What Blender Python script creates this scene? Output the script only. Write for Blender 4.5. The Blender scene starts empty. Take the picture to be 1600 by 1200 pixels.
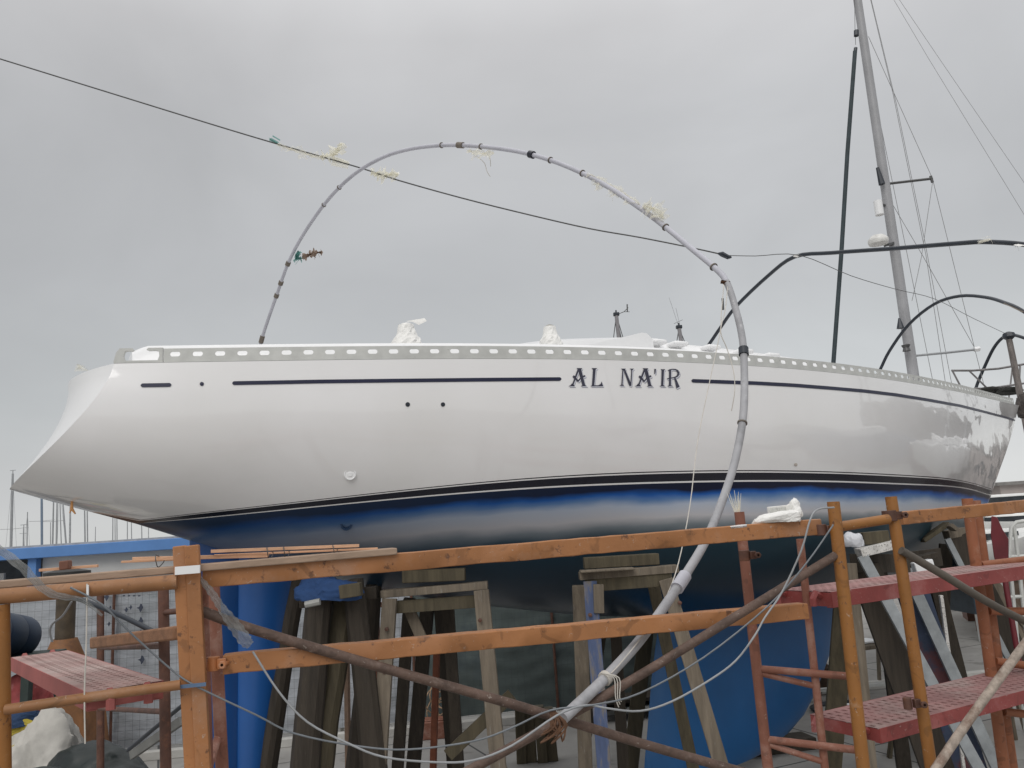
import bpy, bmesh, math, random
from mathutils import Vector, Matrix
from mathutils.bvhtree import BVHTree
R = math.radians
random.seed(7)
SC = bpy.context.scene
COL = SC.collection
# ------------------------------------------------------------------ camera
H = 2.9
F, PITCH, ROLL = 1244.0, R(10.5), R(3.7)
fw = Vector((0, math.cos(PITCH), math.sin(PITCH)))
up0 = Vector((0, -math.sin(PITCH), math.cos(PITCH)))
rt0 = Vector((1, 0, 0))
RT = rt0*math.cos(ROLL) - up0*math.sin(ROLL)
UP = rt0*math.sin(ROLL) + up0*math.cos(ROLL)
CAM = Vector((0, 0, H))
cd = bpy.data.cameras.new('camera')
cam = bpy.data.objects.new('camera', cd)
COL.objects.link(cam)
cam.matrix_world = Matrix(((RT.x, UP.x, -fw.x, 0), (RT.y, UP.y, -fw.y, 0), (RT.z, UP.z, -fw.z, H), (0, 0, 0, 1)))
cd.sensor_width = 36.0
cd.lens = 36.0*F/1600
cd.clip_start = 0.05
cd.clip_end = 3000
SC.camera = cam
# ------------------------------------------------------------------ sky, sun, exposure
W = bpy.data.worlds.new('World')
SC.world = W
W.use_nodes = True
nt = W.node_tree
nt.nodes.clear()
def N(t, **k):
    n = nt.nodes.new(t)
    for a, b in k.items(): setattr(n, a, b)
    return n
def LK(a, b): nt.links.new(a, b)
out = N('ShaderNodeOutputWorld'); bg = N('ShaderNodeBackground'); LK(bg.outputs[0], out.inputs[0])
bg.inputs[1].default_value = 0.1
sky = N('ShaderNodeTexSky', sky_type='NISHITA', sun_disc=False)
sky.sun_elevation = R(55); sky.sun_rotation = R(200); sky.dust_density = 4
tc = N('ShaderNodeTexCoord'); sep = N('ShaderNodeSeparateXYZ'); LK(tc.outputs['Generated'], sep.inputs[0])
cr = N('ShaderNodeValToRGB'); LK(sep.outputs[2], cr.inputs[0])
e = cr.color_ramp.elements
e[0].position = 0.0; e[0].color = (6.5, 6.6, 6.5, 1)
e[1].position = 1.0; e[1].color = (13.0, 12.9, 12.9, 1)
for p, c in ((0.06, (6.0, 6.1, 6.15, 1)), (0.17, (5.15, 5.35, 5.45, 1)), (0.30, (4.8, 4.92, 5.06, 1)), (0.47, (4.95, 5.02, 5.15, 1)), (0.56, (5.7, 5.7, 5.8, 1)), (0.75, (9.8, 9.8, 9.9, 1))):
    q = e.new(p); q.color = c
mp = N('ShaderNodeMapping'); mp.inputs['Scale'].default_value = (1.0, 1.0, 1.7); LK(tc.outputs['Generated'], mp.inputs[0])
ns = N('ShaderNodeTexNoise'); ns.inputs['Scale'].default_value = 2.3; ns.inputs['Detail'].default_value = 5; ns.inputs['Roughness'].default_value = .5
ns.inputs['Distortion'].default_value = .4
LK(mp.outputs[0], ns.inputs[0])
mr = N('ShaderNodeMapRange'); LK(ns.outputs[0], mr.inputs[0])
mr.inputs[1].default_value = .3; mr.inputs[2].default_value = .7; mr.inputs[3].default_value = .89; mr.inputs[4].default_value = 1.07
# the cloud deck is a little brighter towards the open right-hand side of the yard
mx = N('ShaderNodeMapRange'); LK(sep.outputs[0], mx.inputs[0])
mx.inputs[1].default_value = -.55; mx.inputs[2].default_value = .5; mx.inputs[3].default_value = .93; mx.inputs[4].default_value = 1.1
mm = N('ShaderNodeMath', operation='MULTIPLY'); LK(mr.outputs[0], mm.inputs[0]); LK(mx.outputs[0], mm.inputs[1])
vm = N('ShaderNodeVectorMath', operation='SCALE'); LK(cr.outputs[0], vm.inputs[0]); LK(mm.outputs[0], vm.inputs['Scale'])
mix = N('ShaderNodeMixRGB'); mix.inputs[0].default_value = .97
LK(sky.outputs[0], mix.inputs[1]); LK(vm.outputs[0], mix.inputs[2]); LK(mix.outputs[0], bg.inputs[0])
sd = bpy.data.lights.new('sun', 'SUN'); sd.energy = 0.9; sd.angle = R(35); sd.color = (1, .98, .95)
sun = bpy.data.objects.new('sun', sd); COL.objects.link(sun)
sun.rotation_euler = (R(50), 0, R(-15))
SC.view_settings.view_transform = 'Standard'
SC.view_settings.look = 'None'
SC.view_settings.exposure = 0.10
SC.view_settings.gamma = 1
# ------------------------------------------------------------------ geometry helpers
def ray(x, y): return fw + RT*((x-800)/F) + UP*((600-y)/F)
def P(x, y, Y):
    r = ray(x, y); return CAM + r*(Y/r.y)
def PZ(x, y, z):
    r = ray(x, y); return CAM + r*((z-H)/r.z)
def proj(p):
    d = p-CAM; w = d.dot(fw); return 800+F*d.dot(RT)/w, 600-F*d.dot(UP)/w
def plane(x, y, p0, n):
    r = ray(x, y); return CAM + r*((p0-CAM).dot(n)/r.dot(n))
SN = Vector((-.25, 1, 0)).normalized()
SP0 = Vector((-.93, 2.98, 0))
def PS(x, y, off=0.0): return plane(x, y, SP0+SN*off, SN)
def lerp(tab, x):
    if x <= tab[0][0]: return tab[0][1]
    for (a, b), (c, d) in zip(tab, tab[1:]):
        if x <= c: return b+(d-b)*(x-a)/(c-a)
    return tab[-1][1]
def smoothpts(pts, n=6):
    pts = [Vector(p) for p in pts]
    if len(pts) < 3: return pts
    o = []
    for i in range(len(pts)-1):
        a = pts[max(i-1, 0)]; b = pts[i]; c = pts[i+1]; d = pts[min(i+2, len(pts)-1)]
        for k in range(n):
            t = k/n
            o.append(.5*((2*b)+(c-a)*t+(2*a-5*b+4*c-d)*t*t+(3*b-a-3*c+d)*t**3))
    o.append(pts[-1]); return o
class MB:
    def __init__(s): s.v = []; s.f = []; s.m = []
    def add(s, vs, fs, m=0):
        o = len(s.v); s.v += [Vector(v) for v in vs]
        for f in fs: s.f.append([o+i for i in f]); s.m.append(m)
        return s
    def box(s, c, sz, rz=0, m=0, ax=None):
        c = Vector(c); hx, hy, hz = sz[0]/2, sz[1]/2, sz[2]/2
        M = Matrix.Rotation(rz, 3, 'Z') if ax is None else ax
        vs = [c+M@Vector((x*hx, y*hy, z*hz)) for z in (-1, 1) for y in (-1, 1) for x in (-1, 1)]
        return s.add(vs, [(0, 2, 3, 1), (4, 5, 7, 6), (0, 1, 5, 4), (2, 6, 7, 3), (0, 4, 6, 2), (1, 3, 7, 5)], m)
    def beam(s, a, b, w, h, up=(0, 0, 1), m=0, taper=1.0):
        a = Vector(a); b = Vector(b); d = (b-a).normalized(); up = Vector(up)
        sd_ = d.cross(up).normalized(); u = sd_.cross(d).normalized()
        vs = []
        for p, k in ((a, 1), (b, taper)):
            for x, y in ((-1, -1), (1, -1), (1, 1), (-1, 1)): vs.append(p+sd_*x*w*k/2+u*y*h*k/2)
        return s.add(vs, [(3, 2, 1, 0), (4, 5, 6, 7), (0, 1, 5, 4), (1, 2, 6, 5), (2, 3, 7, 6), (3, 0, 4, 7)], m)
    def tube(s, pts, r, n=10, m=0, cap=True, sq=1.0):
        pts = [Vector(p) for p in pts]; k = len(pts)
        rs = r if isinstance(r, (list, tuple)) else [r]*k
        t0 = (pts[1]-pts[0]).normalized()
        a = Vector((0, 0, 1)) if abs(t0.z) < .9 else Vector((1, 0, 0))
        nv = t0.cross(a).normalized(); rings = []
        for i in range(k):
            t = (pts[min(i+1, k-1)]-pts[max(i-1, 0)]).normalized()
            nv = (nv-t*nv.dot(t)).normalized(); bv = t.cross(nv)
            rings.append([pts[i]+(nv*math.cos(2*math.pi*j/n)+bv*math.sin(2*math.pi*j/n)*sq)*rs[i] for j in range(n)])
        vs = [v for q in rings for v in q]
        fs = [(i*n+j, i*n+(j+1) % n, (i+1)*n+(j+1) % n, (i+1)*n+j) for i in range(k-1) for j in range(n)]
        if cap: fs += [tuple(range(n-1, -1, -1)), tuple((k-1)*n+j for j in range(n))]
        return s.add(vs, fs, m)
    def lathe(s, c, prof, n=16, m=0, ax=None):
        c = Vector(c); M = ax or Matrix.Identity(3)
        vs = [c+M@Vector((r*math.cos(2*math.pi*j/n), r*math.sin(2*math.pi*j/n), z)) for r, z in prof for j in range(n)]
        k = len(prof)
        fs = [(i*n+j, i*n+(j+1) % n, (i+1)*n+(j+1) % n, (i+1)*n+j) for i in range(k-1) for j in range(n)]
        fs += [tuple(range(n-1, -1, -1)), tuple((k-1)*n+j for j in range(n))]
        return s.add(vs, fs, m)
    def build(s, name, mats, parent=None, smooth=True, bevel=0, ang=35, uv=None, org=None):
        if not isinstance(mats, (list, tuple)): mats = [mats]
        if parent is not None: o0 = WL[parent]
        elif org is not None: o0 = Vector(org)
        else:
            xs = [v.x for v in s.v]; ys = [v.y for v in s.v]
            o0 = Vector(((min(xs)+max(xs))/2, (min(ys)+max(ys))/2, min(v.z for v in s.v)))
        me = bpy.data.meshes.new(name)
        me.from_pydata([tuple(v-o0) for v in s.v], [], s.f)
        for mt in mats: me.materials.append(mt)
        for p, k in zip(me.polygons, s.m): p.material_index = k; p.use_smooth = smooth
        if uv:
            l = me.uv_layers.new(name='UVMap')
            for lp in me.loops: l.data[lp.index].uv = uv[lp.vertex_index]
        bm = bmesh.new(); bm.from_mesh(me); bmesh.ops.recalc_face_normals(bm, faces=bm.faces); bm.to_mesh(me); bm.free()
        me.update()
        if smooth: me.set_sharp_from_angle(angle=R(ang))
        o = bpy.data.objects.new(name, me); COL.objects.link(o)
        if parent is not None: o.parent = parent
        else: o.location = o0
        WL[o] = o0
        if bevel:
            b = o.modifiers.new('bevel', 'BEVEL'); b.width = bevel; b.segments = 2; b.limit_method = 'ANGLE'; b.angle_limit = R(40)
        return o
WL = {}
def tag(o, label=None, cat=None, group=None, kind=None):
    if label: o['label'] = label
    if cat: o['category'] = cat
    if group: o['group'] = group
    if kind: o['kind'] = kind
    return o
def empty(name, loc, label, cat, group=None):
    o = bpy.data.objects.new(name, None); COL.objects.link(o); o.location = loc; WL[o] = Vector(loc)
    o.empty_display_size = .1
    return tag(o, label, cat, group)
# ------------------------------------------------------------------ materials
MATS = {}
def mat(name, col, rough=.6, var=.25, scale=6, stretch=(1, 1, 1), spots=None, bump=.0, bscale=30, metal=0, coat=0, coatr=.05, spec=.5, alpha=1, spots2=None, detail=6):
    if name in MATS: return MATS[name]
    m = bpy.data.materials.new(name); m.use_nodes = True; t = m.node_tree; ns_ = t.nodes; b = ns_['Principled BSDF']
    def NN(k, **a):
        n = ns_.new(k)
        for x, y in a.items(): setattr(n, x, y)
        return n
    L = t.links.new
    tcn = NN('ShaderNodeTexCoord'); mpn = NN('ShaderNodeMapping'); mpn.inputs['Scale'].default_value = stretch; L(tcn.outputs['Object'], mpn.inputs[0])
    oi = NN('ShaderNodeObjectInfo'); ml = NN('ShaderNodeMath', operation='MULTIPLY'); ml.inputs[1].default_value = 37.0
    L(oi.outputs['Random'], ml.inputs[0]); L(ml.outputs[0], mpn.inputs['Location'])
    n1 = NN('ShaderNodeTexNoise'); n1.inputs['Scale'].default_value = scale; n1.inputs['Detail'].default_value = detail; n1.inputs['Roughness'].default_value = .6; L(mpn.outputs[0], n1.inputs[0])
    rp = NN('ShaderNodeValToRGB'); L(n1.outputs[0], rp.inputs[0])
    c0 = [max(0, c*(1-var)) for c in col]; c1 = [min(1, c*(1+var)) for c in col]
    rp.color_ramp.elements[0].position = .3; rp.color_ramp.elements[0].color = (*c0, 1)
    rp.color_ramp.elements[1].position = .7; rp.color_ramp.elements[1].color = (*c1, 1)
    last = rp.outputs[0]
    for sp in (spots, spots2):
        if sp:
            sc, ssc, th, wd, amt = sp
            n2 = NN('ShaderNodeTexNoise'); n2.inputs['Scale'].default_value = ssc; n2.inputs['Detail'].default_value = 8; n2.inputs['Roughness'].default_value = .7
            L(mpn.outputs[0], n2.inputs[0])
            r2 = NN('ShaderNodeMapRange'); L(n2.outputs[0], r2.inputs[0]); r2.inputs[1].default_value = th; r2.inputs[2].default_value = th+wd; r2.inputs[4].default_value = amt
            mxn = NN('ShaderNodeMixRGB'); L(r2.outputs[0], mxn.inputs[0]); L(last, mxn.inputs[1]); mxn.inputs[2].default_value = (*sc, 1); last = mxn.outputs[0]
    if name in ('orange_steel', 'orange_beam', 'yellow_orange_steel', 'pinkish_steel', 'orange_frame_steel', 'tan_orange_tube', 'red_steel', 'rusty_tube'):
        # cement and paint splashes, then fine scratches
        for ssc, th, amt, cc in ((60, .675, .5, (.44, .39, .34)), (9, .60, .45, [c*.45 for c in col])):
            n4 = NN('ShaderNodeTexNoise'); n4.inputs['Scale'].default_value = ssc; n4.inputs['Detail'].default_value = 3; n4.inputs['Distortion'].default_value = 1.2; L(mpn.outputs[0], n4.inputs[0])
            r4 = NN('ShaderNodeMapRange'); L(n4.outputs[0], r4.inputs[0]); r4.inputs[1].default_value = th; r4.inputs[2].default_value = th+.05; r4.inputs[4].default_value = amt
            m4 = NN('ShaderNodeMixRGB'); L(r4.outputs[0], m4.inputs[0]); L(last, m4.inputs[1]); m4.inputs[2].default_value = (*cc, 1); last = m4.outputs[0]
    L(last, b.inputs['Base Color'])
    b.inputs['Roughness'].default_value = rough; b.inputs['Metallic'].default_value = metal
    b.inputs['Specular IOR Level'].default_value = spec
    b.inputs['Coat Weight'].default_value = coat; b.inputs['Coat Roughness'].default_value = coatr
    b.inputs['Alpha'].default_value = alpha
    if bump:
        n3 = NN('ShaderNodeTexNoise'); n3.inputs['Scale'].default_value = bscale; n3.inputs['Detail'].default_value = 6; L(mpn.outputs[0], n3.inputs[0])
        bp = NN('ShaderNodeBump'); bp.inputs['Strength'].default_value = bump; bp.inputs['Distance'].default_value = .01; L(n3.outputs[0], bp.inputs['Height']); L(bp.outputs[0], b.inputs['Normal'])
    if name in ('clear_film', 'white_film', 'teal_film', 'tan_film', 'milky_sleeve'):
        df = NN('ShaderNodeBsdfDiffuse'); tl = NN('ShaderNodeBsdfTranslucent'); tp = NN('ShaderNodeBsdfTransparent'); m1 = NN('ShaderNodeMixShader'); m2 = NN('ShaderNodeMixShader')
        L(last, df.inputs[0]); L(last, tl.inputs[0]); m1.inputs[0].default_value = .55; L(df.outputs[0], m1.inputs[1]); L(tl.outputs[0], m1.inputs[2])
        m2.inputs[0].default_value = alpha; L(tp.outputs[0], m2.inputs[1]); L(m1.outputs[0], m2.inputs[2]); L(m2.outputs[0], ns_['Material Output'].inputs[0])
    MATS[name] = m; return m
RUST = (.10, .045, .025)
M_or = mat('orange_steel', (.45, .17, .06), .55, .16, 5, spots=((.36, .29, .25), 3.5, .54, .2, .6), spots2=(RUST, 24, .58, .06, .85), bump=.15, bscale=60)
M_orb = mat('orange_beam', (.35, .15, .055), .6, .18, 2.2, (1, 1, 1), spots=((.40, .27, .20), 1.6, .54, .2, .7), spots2=(RUST, 22, .59, .06, .85), bump=.15, bscale=40)
M_yel = mat('yellow_orange_steel', (.29, .12, .026), .5, .12, 5, spots=((.42, .34, .26), 5, .60, .12, .6), spots2=(RUST, 30, .60, .05, .85), bump=.1, bscale=60)
M_brw = mat('brown_steel', (.10, .045, .03), .6, .4, 9, spots=((.25, .10, .05), 14, .52, .2, .7), bump=.3)
M_rust = mat('rusty_tube', (.105, .066, .05), .7, .35, 12, spots=((.24, .18, .15), 30, .54, .2, .6), bump=.4, bscale=70)
M_red = mat('red_steel', (.27, .055, .05), .55, .2, 4, spots=((.45, .28, .26), 4, .5, .3, .6), spots2=((.5, .42, .38), 45, .63, .1, .5), bump=.1)
M_pink = mat('dusty_red_steel', (.31, .165, .155), .8, .25, 5, spots=((.40, .34, .31), 3, .47, .25, .75), spots2=((.16, .07, .05), 14, .60, .1, .6))
M_wood = mat('grey_wood', (.165, .135, .10), .8, .35, 3, (6, 6, .5), spots=((.10, .08, .06), 5, .55, .15, .5), spots2=((.34, .33, .31), 9, .60, .1, .5), bump=.4, bscale=12)
M_woodd = mat('dark_wood', (.042, .033, .024), .85, .4, 3, (6, 6, .5), spots=((.045, .035, .025), 5, .5, .2, .6), spots2=((.11, .10, .08), 12, .62, .1, .5), bump=.5, bscale=12)
M_woodo = mat('olive_wood', (.085, .07, .043), .85, .35, 3, (6, 6, .5), spots=((.06, .05, .035), 5, .55, .15, .5), bump=.4, bscale=12)
M_woodb = mat('blue_painted_wood', (.075, .105, .20), .75, .3, 3, (4, 4, .7), spots=((.18, .155, .12), 3, .5, .1, .9), spots2=((.06, .06, .09), 8, .6, .1, .5), bump=.3, bscale=12)
M_plank = mat('weathered_plank', (.33, .235, .17), .8, .22, 2, (1, 8, 8), spots=((.16, .11, .08), 4, .58, .12, .5), bump=.3, bscale=10)
M_stick = mat('peach_wood', (.62, .37, .23), .7, .2, 3, (1, 8, 8), bump=.2)
M_white = mat('deck_white', (.82, .82, .82), .35, .03, 3, coat=.3)
M_alu = mat('dull_aluminium', (.56, .565, .54), .55, .1, 8, spots=((.30, .30, .27), 25, .63, .08, .6), metal=.1, bump=.1)
M_pvc = mat('grey_plastic_pipe', (.36, .36, .375), .5, .15, 6, spots=((.22, .22, .23), 5, .52, .15, .7), spots2=((.6, .6, .6), 22, .64, .06, .6), bump=.2)
M_pvcw = mat('white_plastic_pipe', (.48, .48, .53), .45, .12, 6, spots=((.30, .30, .32), 6, .55, .15, .6), bump=.2)
M_black = mat('black_pipe', (.018, .024, .034), .4, .2, 6)
M_navy = mat('navy_paint', (.003, .004, .014), .25, .1, 4, coat=.15)
M_tape = mat('brown_tape', (.17, .145, .12), .7, .25, 30)
M_film = mat('clear_film', (.95, .93, .84), .35, .05, 20, alpha=.5)
M_filmt = mat('white_film', (.96, .94, .86), .4, .05, 25, alpha=.8)
M_filmw = mat('wrapping_film', (.80, .79, .76), .4, .06, 25, spots=((.62, .60, .55), 14, .58, .2, .4), bump=.8, bscale=30)
M_teal = mat('teal_film', (.16, .42, .38), .5, .2, 20, alpha=.8)
M_string = mat('pale_string', (.55, .52, .47), .8, .15, 20)
M_cable = mat('grey_cable', (.15, .165, .18), .5, .15, 20)
M_cablel = mat('light_grey_cable', (.28, .29, .30), .5, .1, 20)
M_wire = mat('steel_wire', (.10, .10, .10), .5, .2, 20, metal=.4)
M_twine = mat('brown_twine', (.13, .065, .035), .8, .3, 30)
M_conc = None

def mat_ground():
    m = bpy.data.materials.new('concrete_yard'); m.use_nodes = True; t = m.node_tree; b = t.nodes['Principled BSDF']; L = t.links.new
    g = t.nodes.new('ShaderNodeNewGeometry'); br = t.nodes.new('ShaderNodeTexBrick'); L(g.outputs['Position'], br.inputs[0])
    mpn = t.nodes.new('ShaderNodeMapping'); mpn.inputs['Rotation'].default_value = (0, 0, R(-24)); L(g.outputs['Position'], mpn.inputs[0]); L(mpn.outputs[0], br.inputs[0])
    br.offset = 0; br.inputs['Scale'].default_value = 1; br.inputs['Brick Width'].default_value = 4; br.inputs['Row Height'].default_value = 4; br.inputs['Mortar Size'].default_value = .016
    br.inputs['Color1'].default_value = (.33, .32, .30, 1); br.inputs['Color2'].default_value = (.30, .29, .275, 1); br.inputs['Mortar'].default_value = (.07, .07, .07, 1)
    n1 = t.nodes.new('ShaderNodeTexNoise'); n1.inputs['Scale'].default_value = .7; n1.inputs['Detail'].default_value = 9; n1.inputs['Roughness'].default_value = .65; L(g.outputs['Position'], n1.inputs[0])
    r1 = t.nodes.new('ShaderNodeMapRange'); L(n1.outputs[0], r1.inputs[0]); r1.inputs[1].default_value = .3; r1.inputs[2].default_value = .7; r1.inputs[3].default_value = .72; r1.inputs[4].default_value = 1.12
    mu = t.nodes.new('ShaderNodeVectorMath'); mu.operation = 'SCALE'; L(br.outputs[0], mu.inputs[0]); L(r1.outputs[0], mu.inputs['Scale'])
    n2 = t.nodes.new('ShaderNodeTexNoise'); n2.inputs['Scale'].default_value = 2.5; n2.inputs['Detail'].default_value = 8; L(g.outputs['Position'], n2.inputs[0])
    r2 = t.nodes.new('ShaderNodeMapRange'); L(n2.outputs[0], r2.inputs[0]); r2.inputs[1].default_value = .60; r2.inputs[2].default_value = .68; r2.inputs[4].default_value = .55
    mxn = t.nodes.new('ShaderNodeMixRGB'); L(r2.outputs[0], mxn.inputs[0]); L(mu.outputs[0], mxn.inputs[1]); mxn.inputs[2].default_value = (.13, .12, .11, 1)
    L(mxn.outputs[0], b.inputs['Base Color']); b.inputs['Roughness'].default_value = .85
    bp = t.nodes.new('ShaderNodeBump'); bp.inputs['Strength'].default_value = .2; bp.inputs['Distance'].default_value = .01; L(n2.outputs[0], bp.inputs['Height']); L(bp.outputs[0], b.inputs['Normal'])
    return m
def mat_hull_white():
    m = bpy.data.materials.new('gloss_white_topside'); m.use_nodes = True; t = m.node_tree; b = t.nodes['Principled BSDF']; L = t.links.new
    uvn = t.nodes.new('ShaderNodeUVMap'); sp = t.nodes.new('ShaderNodeSeparateXYZ'); L(uvn.outputs[0], sp.inputs[0])
    tcn = t.nodes.new('ShaderNodeTexCoord')
    n1 = t.nodes.new('ShaderNodeTexNoise'); n1.inputs['Scale'].default_value = 1.3; n1.inputs['Detail'].default_value = 4; L(tcn.outputs['Object'], n1.inputs[0])
    rp = t.nodes.new('ShaderNodeValToRGB'); L(n1.outputs[0], rp.inputs[0])
    rp.color_ramp.elements[0].position = .3; rp.color_ramp.elements[0].color = (.82, .81, .80, 1); rp.color_ramp.elements[1].position = .7; rp.color_ramp.elements[1].color = (.87, .86, .86, 1)
    L(rp.outputs[0], b.inputs['Base Color']); b.inputs['Roughness'].default_value = .25
    b.inputs['Coat Weight'].default_value = 1; b.inputs['Coat Roughness'].default_value = .03; b.inputs['Coat IOR'].default_value = 1.6
    # long ripples of the hand-faired surface
    mpn = t.nodes.new('ShaderNodeMapping'); mpn.inputs['Scale'].default_value = (1.0, 1.0, 2.2); L(tcn.outputs['Object'], mpn.inputs[0])
    n3 = t.nodes.new('ShaderNodeTexNoise'); n3.inputs['Scale'].default_value = 1.3; n3.inputs['Detail'].default_value = 1.6; L(mpn.outputs[0], n3.inputs[0])
    st = t.nodes.new('ShaderNodeMapRange'); L(sp.outputs[0], st.inputs[0]); st.inputs[1].default_value = 6; st.inputs[2].default_value = 12; st.inputs[3].default_value = .10; st.inputs[4].default_value = .5
    bp = t.nodes.new('ShaderNodeBump'); bp.inputs['Distance'].default_value = .05; L(st.outputs[0], bp.inputs['Strength']); L(n3.outputs[0], bp.inputs['Height']); L(bp.outputs[0], b.inputs['Coat Normal'])
    return m
def mat_bottom():
    # blue bottom paint: navy under the boot top, then the bright reflection painted as a pale band, then deep blue
    m = bpy.data.materials.new('blue_bottom_paint'); m.use_nodes = True; t = m.node_tree; b = t.nodes['Principled BSDF']; L = t.links.new
    uvn = t.nodes.new('ShaderNodeUVMap'); sp = t.nodes.new('ShaderNodeSeparateXYZ'); L(uvn.outputs[0], sp.inputs[0])
    mpn = t.nodes.new('ShaderNodeMapping'); mpn.inputs['Scale'].default_value = (1.1, 3, 1); L(uvn.outputs[0], mpn.inputs[0])
    n1 = t.nodes.new('ShaderNodeTexNoise'); n1.inputs['Scale'].default_value = 1.3; n1.inputs['Detail'].default_value = 3; L(mpn.outputs[0], n1.inputs[0])
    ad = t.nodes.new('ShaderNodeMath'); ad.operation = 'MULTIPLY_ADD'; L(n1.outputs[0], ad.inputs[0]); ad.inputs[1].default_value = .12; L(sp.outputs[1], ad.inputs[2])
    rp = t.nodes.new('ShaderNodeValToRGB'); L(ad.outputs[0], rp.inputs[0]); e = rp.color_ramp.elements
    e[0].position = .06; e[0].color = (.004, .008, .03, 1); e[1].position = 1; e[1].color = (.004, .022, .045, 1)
    for p, c in REFL_BAND: q = e.new(p); q.color = (*c, 1)
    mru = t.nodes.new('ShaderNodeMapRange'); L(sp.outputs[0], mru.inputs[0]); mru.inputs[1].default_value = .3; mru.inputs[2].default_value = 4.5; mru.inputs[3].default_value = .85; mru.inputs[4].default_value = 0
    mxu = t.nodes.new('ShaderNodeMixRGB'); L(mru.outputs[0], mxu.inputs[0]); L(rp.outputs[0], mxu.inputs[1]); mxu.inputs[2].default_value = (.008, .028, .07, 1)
    L(mxu.outputs[0], b.inputs['Base Color']); b.inputs['Roughness'].default_value = .3
    b.inputs['Coat Weight'].default_value = .12; b.inputs['Coat Roughness'].default_value = .25; b.inputs['Specular IOR Level'].default_value = .25
    return m
REFL_BAND = ((.11, (.003, .006, .03)), (.15, (.010, .11, .44)), (.19, (.14, .27, .52)), (.25, (.55, .62, .74)), (.34, (.68, .67, .70)), (.41, (.27, .31, .34)), (.50, (.012, .05, .075)))

# ------------------------------------------------------------------ ground
mb = MB(); g0 = 400
mb.add([(-g0, -60, 0), (g0, -60, 0), (g0, 1500, 0), (-g0, 1500, 0)], [(0, 1, 2, 3)])
tag(mb.build('ground', mat_ground(), smooth=False), kind='structure')

# ------------------------------------------------------------------ the yacht
PSI = R(31)
cu = Vector((math.cos(PSI), math.sin(PSI), 0)); cn = Vector((math.sin(PSI), -math.cos(PSI), 0))   # forward, starboard (near)
C0 = Vector((-3.33, 6.39, 0))
BT = [(0, .85), (.4, 1.04), (1.29, 1.40), (2.2, 1.70), (3.14, 1.92), (4.09, 2.06), (5.04, 2.12), (6.0, 2.11), (6.96, 2.03), (7.9, 1.88), (8.84, 1.66), (9.77, 1.40), (10.68, 1.10), (11.59, .78), (12.49, .47), (13.3, .19), (13.95, .02)]
LB = 13.95
def wpt(u, v, z): return C0 + cu*u + cn*v + Vector((0, 0, z))
def PC(x, y, v=0): return plane(x, y, C0+cn*v, cn)
def uof(p): return (p-C0).dot(cu)
RB = [(180, 568), (250, 567.5), (500, 564), (550, 562), (816, 561), (1000, 563), (1100, 568), (1200, 573), (1300, 582), (1400, 595), (1500, 613), (1600, 635), (1700, 660)]
def smooth_tab(tab, n, it=40):
    xs = [tab[0][0]+(tab[-1][0]-tab[0][0])*i/n for i in range(n+1)]; ys = [lerp(tab, x) for x in xs]
    for _ in range(it): ys = [ys[0]]+[(ys[i-1]+2*ys[i]+ys[i+1])/4 for i in range(1, n)]+[ys[-1]]
    return list(zip(xs, ys))
BTs = smooth_tab(BT, 60, 6)
def bq(u): return lerp(BTs, u)
def zsheer(u):
    z = H+1.36
    for _ in range(12):
        p = wpt(u, bq(u), z); x, y = proj(p); z += (y-lerp(RB, x))*p.y/F
    return z
ZS = smooth_tab([(LB*i/70, zsheer(LB*i/70)) for i in range(71)], 70, 30)
def zs(u): return lerp(ZS, u)
BOTPX = [(15, 765), (100, 789), (200, 815), (255, 830), (300, 846), (400, 878), (500, 903), (600, 925), (763, 947), (910, 962), (1060, 964), (1200, 945), (1320, 922), (1420, 893), (1480, 868), (1520, 836), (1554, 786), (1573, 735), (1587, 700), (1597, 668), (1606, 640)]
ZB = []
for x, y in BOTPX:
    p = PC(x, y); ZB.append((uof(p), p.z))
u_tip = ZB[-1][0]
ZB = [(u*1.0 if u < 10 else u+(LB-u_tip)*(u-10)/(u_tip-10), z) for u, z in ZB]
ZB[-1] = (LB, zs(LB)-.02)
UT = ZB[0][0]                      # transom bottom, aft of the deck edge
AT = [(0, 2.6), (2, 2.6), (5, 2.9), (9, 2.3), (12, 1.35), (LB, 1.1)]
CT = [(0, 1.85), (2, 1.9), (5, 2.0), (9, 1.7), (12, 1.25), (LB, 1.05)]
def station(u, ts):
    """points (u, v, z) of the starboard half section, t = depth fraction below the sheer"""
    k = max(0.0, 1-u/2.6); k = k*k*(3-2*k)
    z0 = zs(u); o = []
    ub = u+UT*k
    zb = lerp(ZB, ub); a = lerp(AT, u); c = lerp(CT, u); b = bq(u)
    for t in ts: o.append((u+UT*k*t**1.45, b*max(0.0, 1-t**a)**(1/c), z0+(zb-z0)*t))
    return o
US = [0, .12, .28, .5, .75, 1.0, 1.3]+[1.3+(LB-1.3)*(i/56) for i in range(1, 57)]
TH = [math.sin(math.pi/2*i/36)**.9 for i in range(37)]
probe = MB(); rows = []
for u in US: rows.append([wpt(a, b, c) for a, b, c in station(u, TH)])
nT = len(TH)
probe.add([p for r in rows for p in r], [(i*nT+j, i*nT+j+1, (i+1)*nT+j+1, (i+1)*nT+j) for i in range(len(US)-1) for j in range(nT-1)])
BV = BVHTree.FromPolygons([tuple(v) for v in probe.v], probe.f)
def onhull(x, y, off=.003):
    d = ray(x, y).normalized(); h, n, i, l = BV.ray_cast(CAM, d)
    if h is None: return None
    if n.dot(d) > 0: n = -n
    return h+n*off
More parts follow.
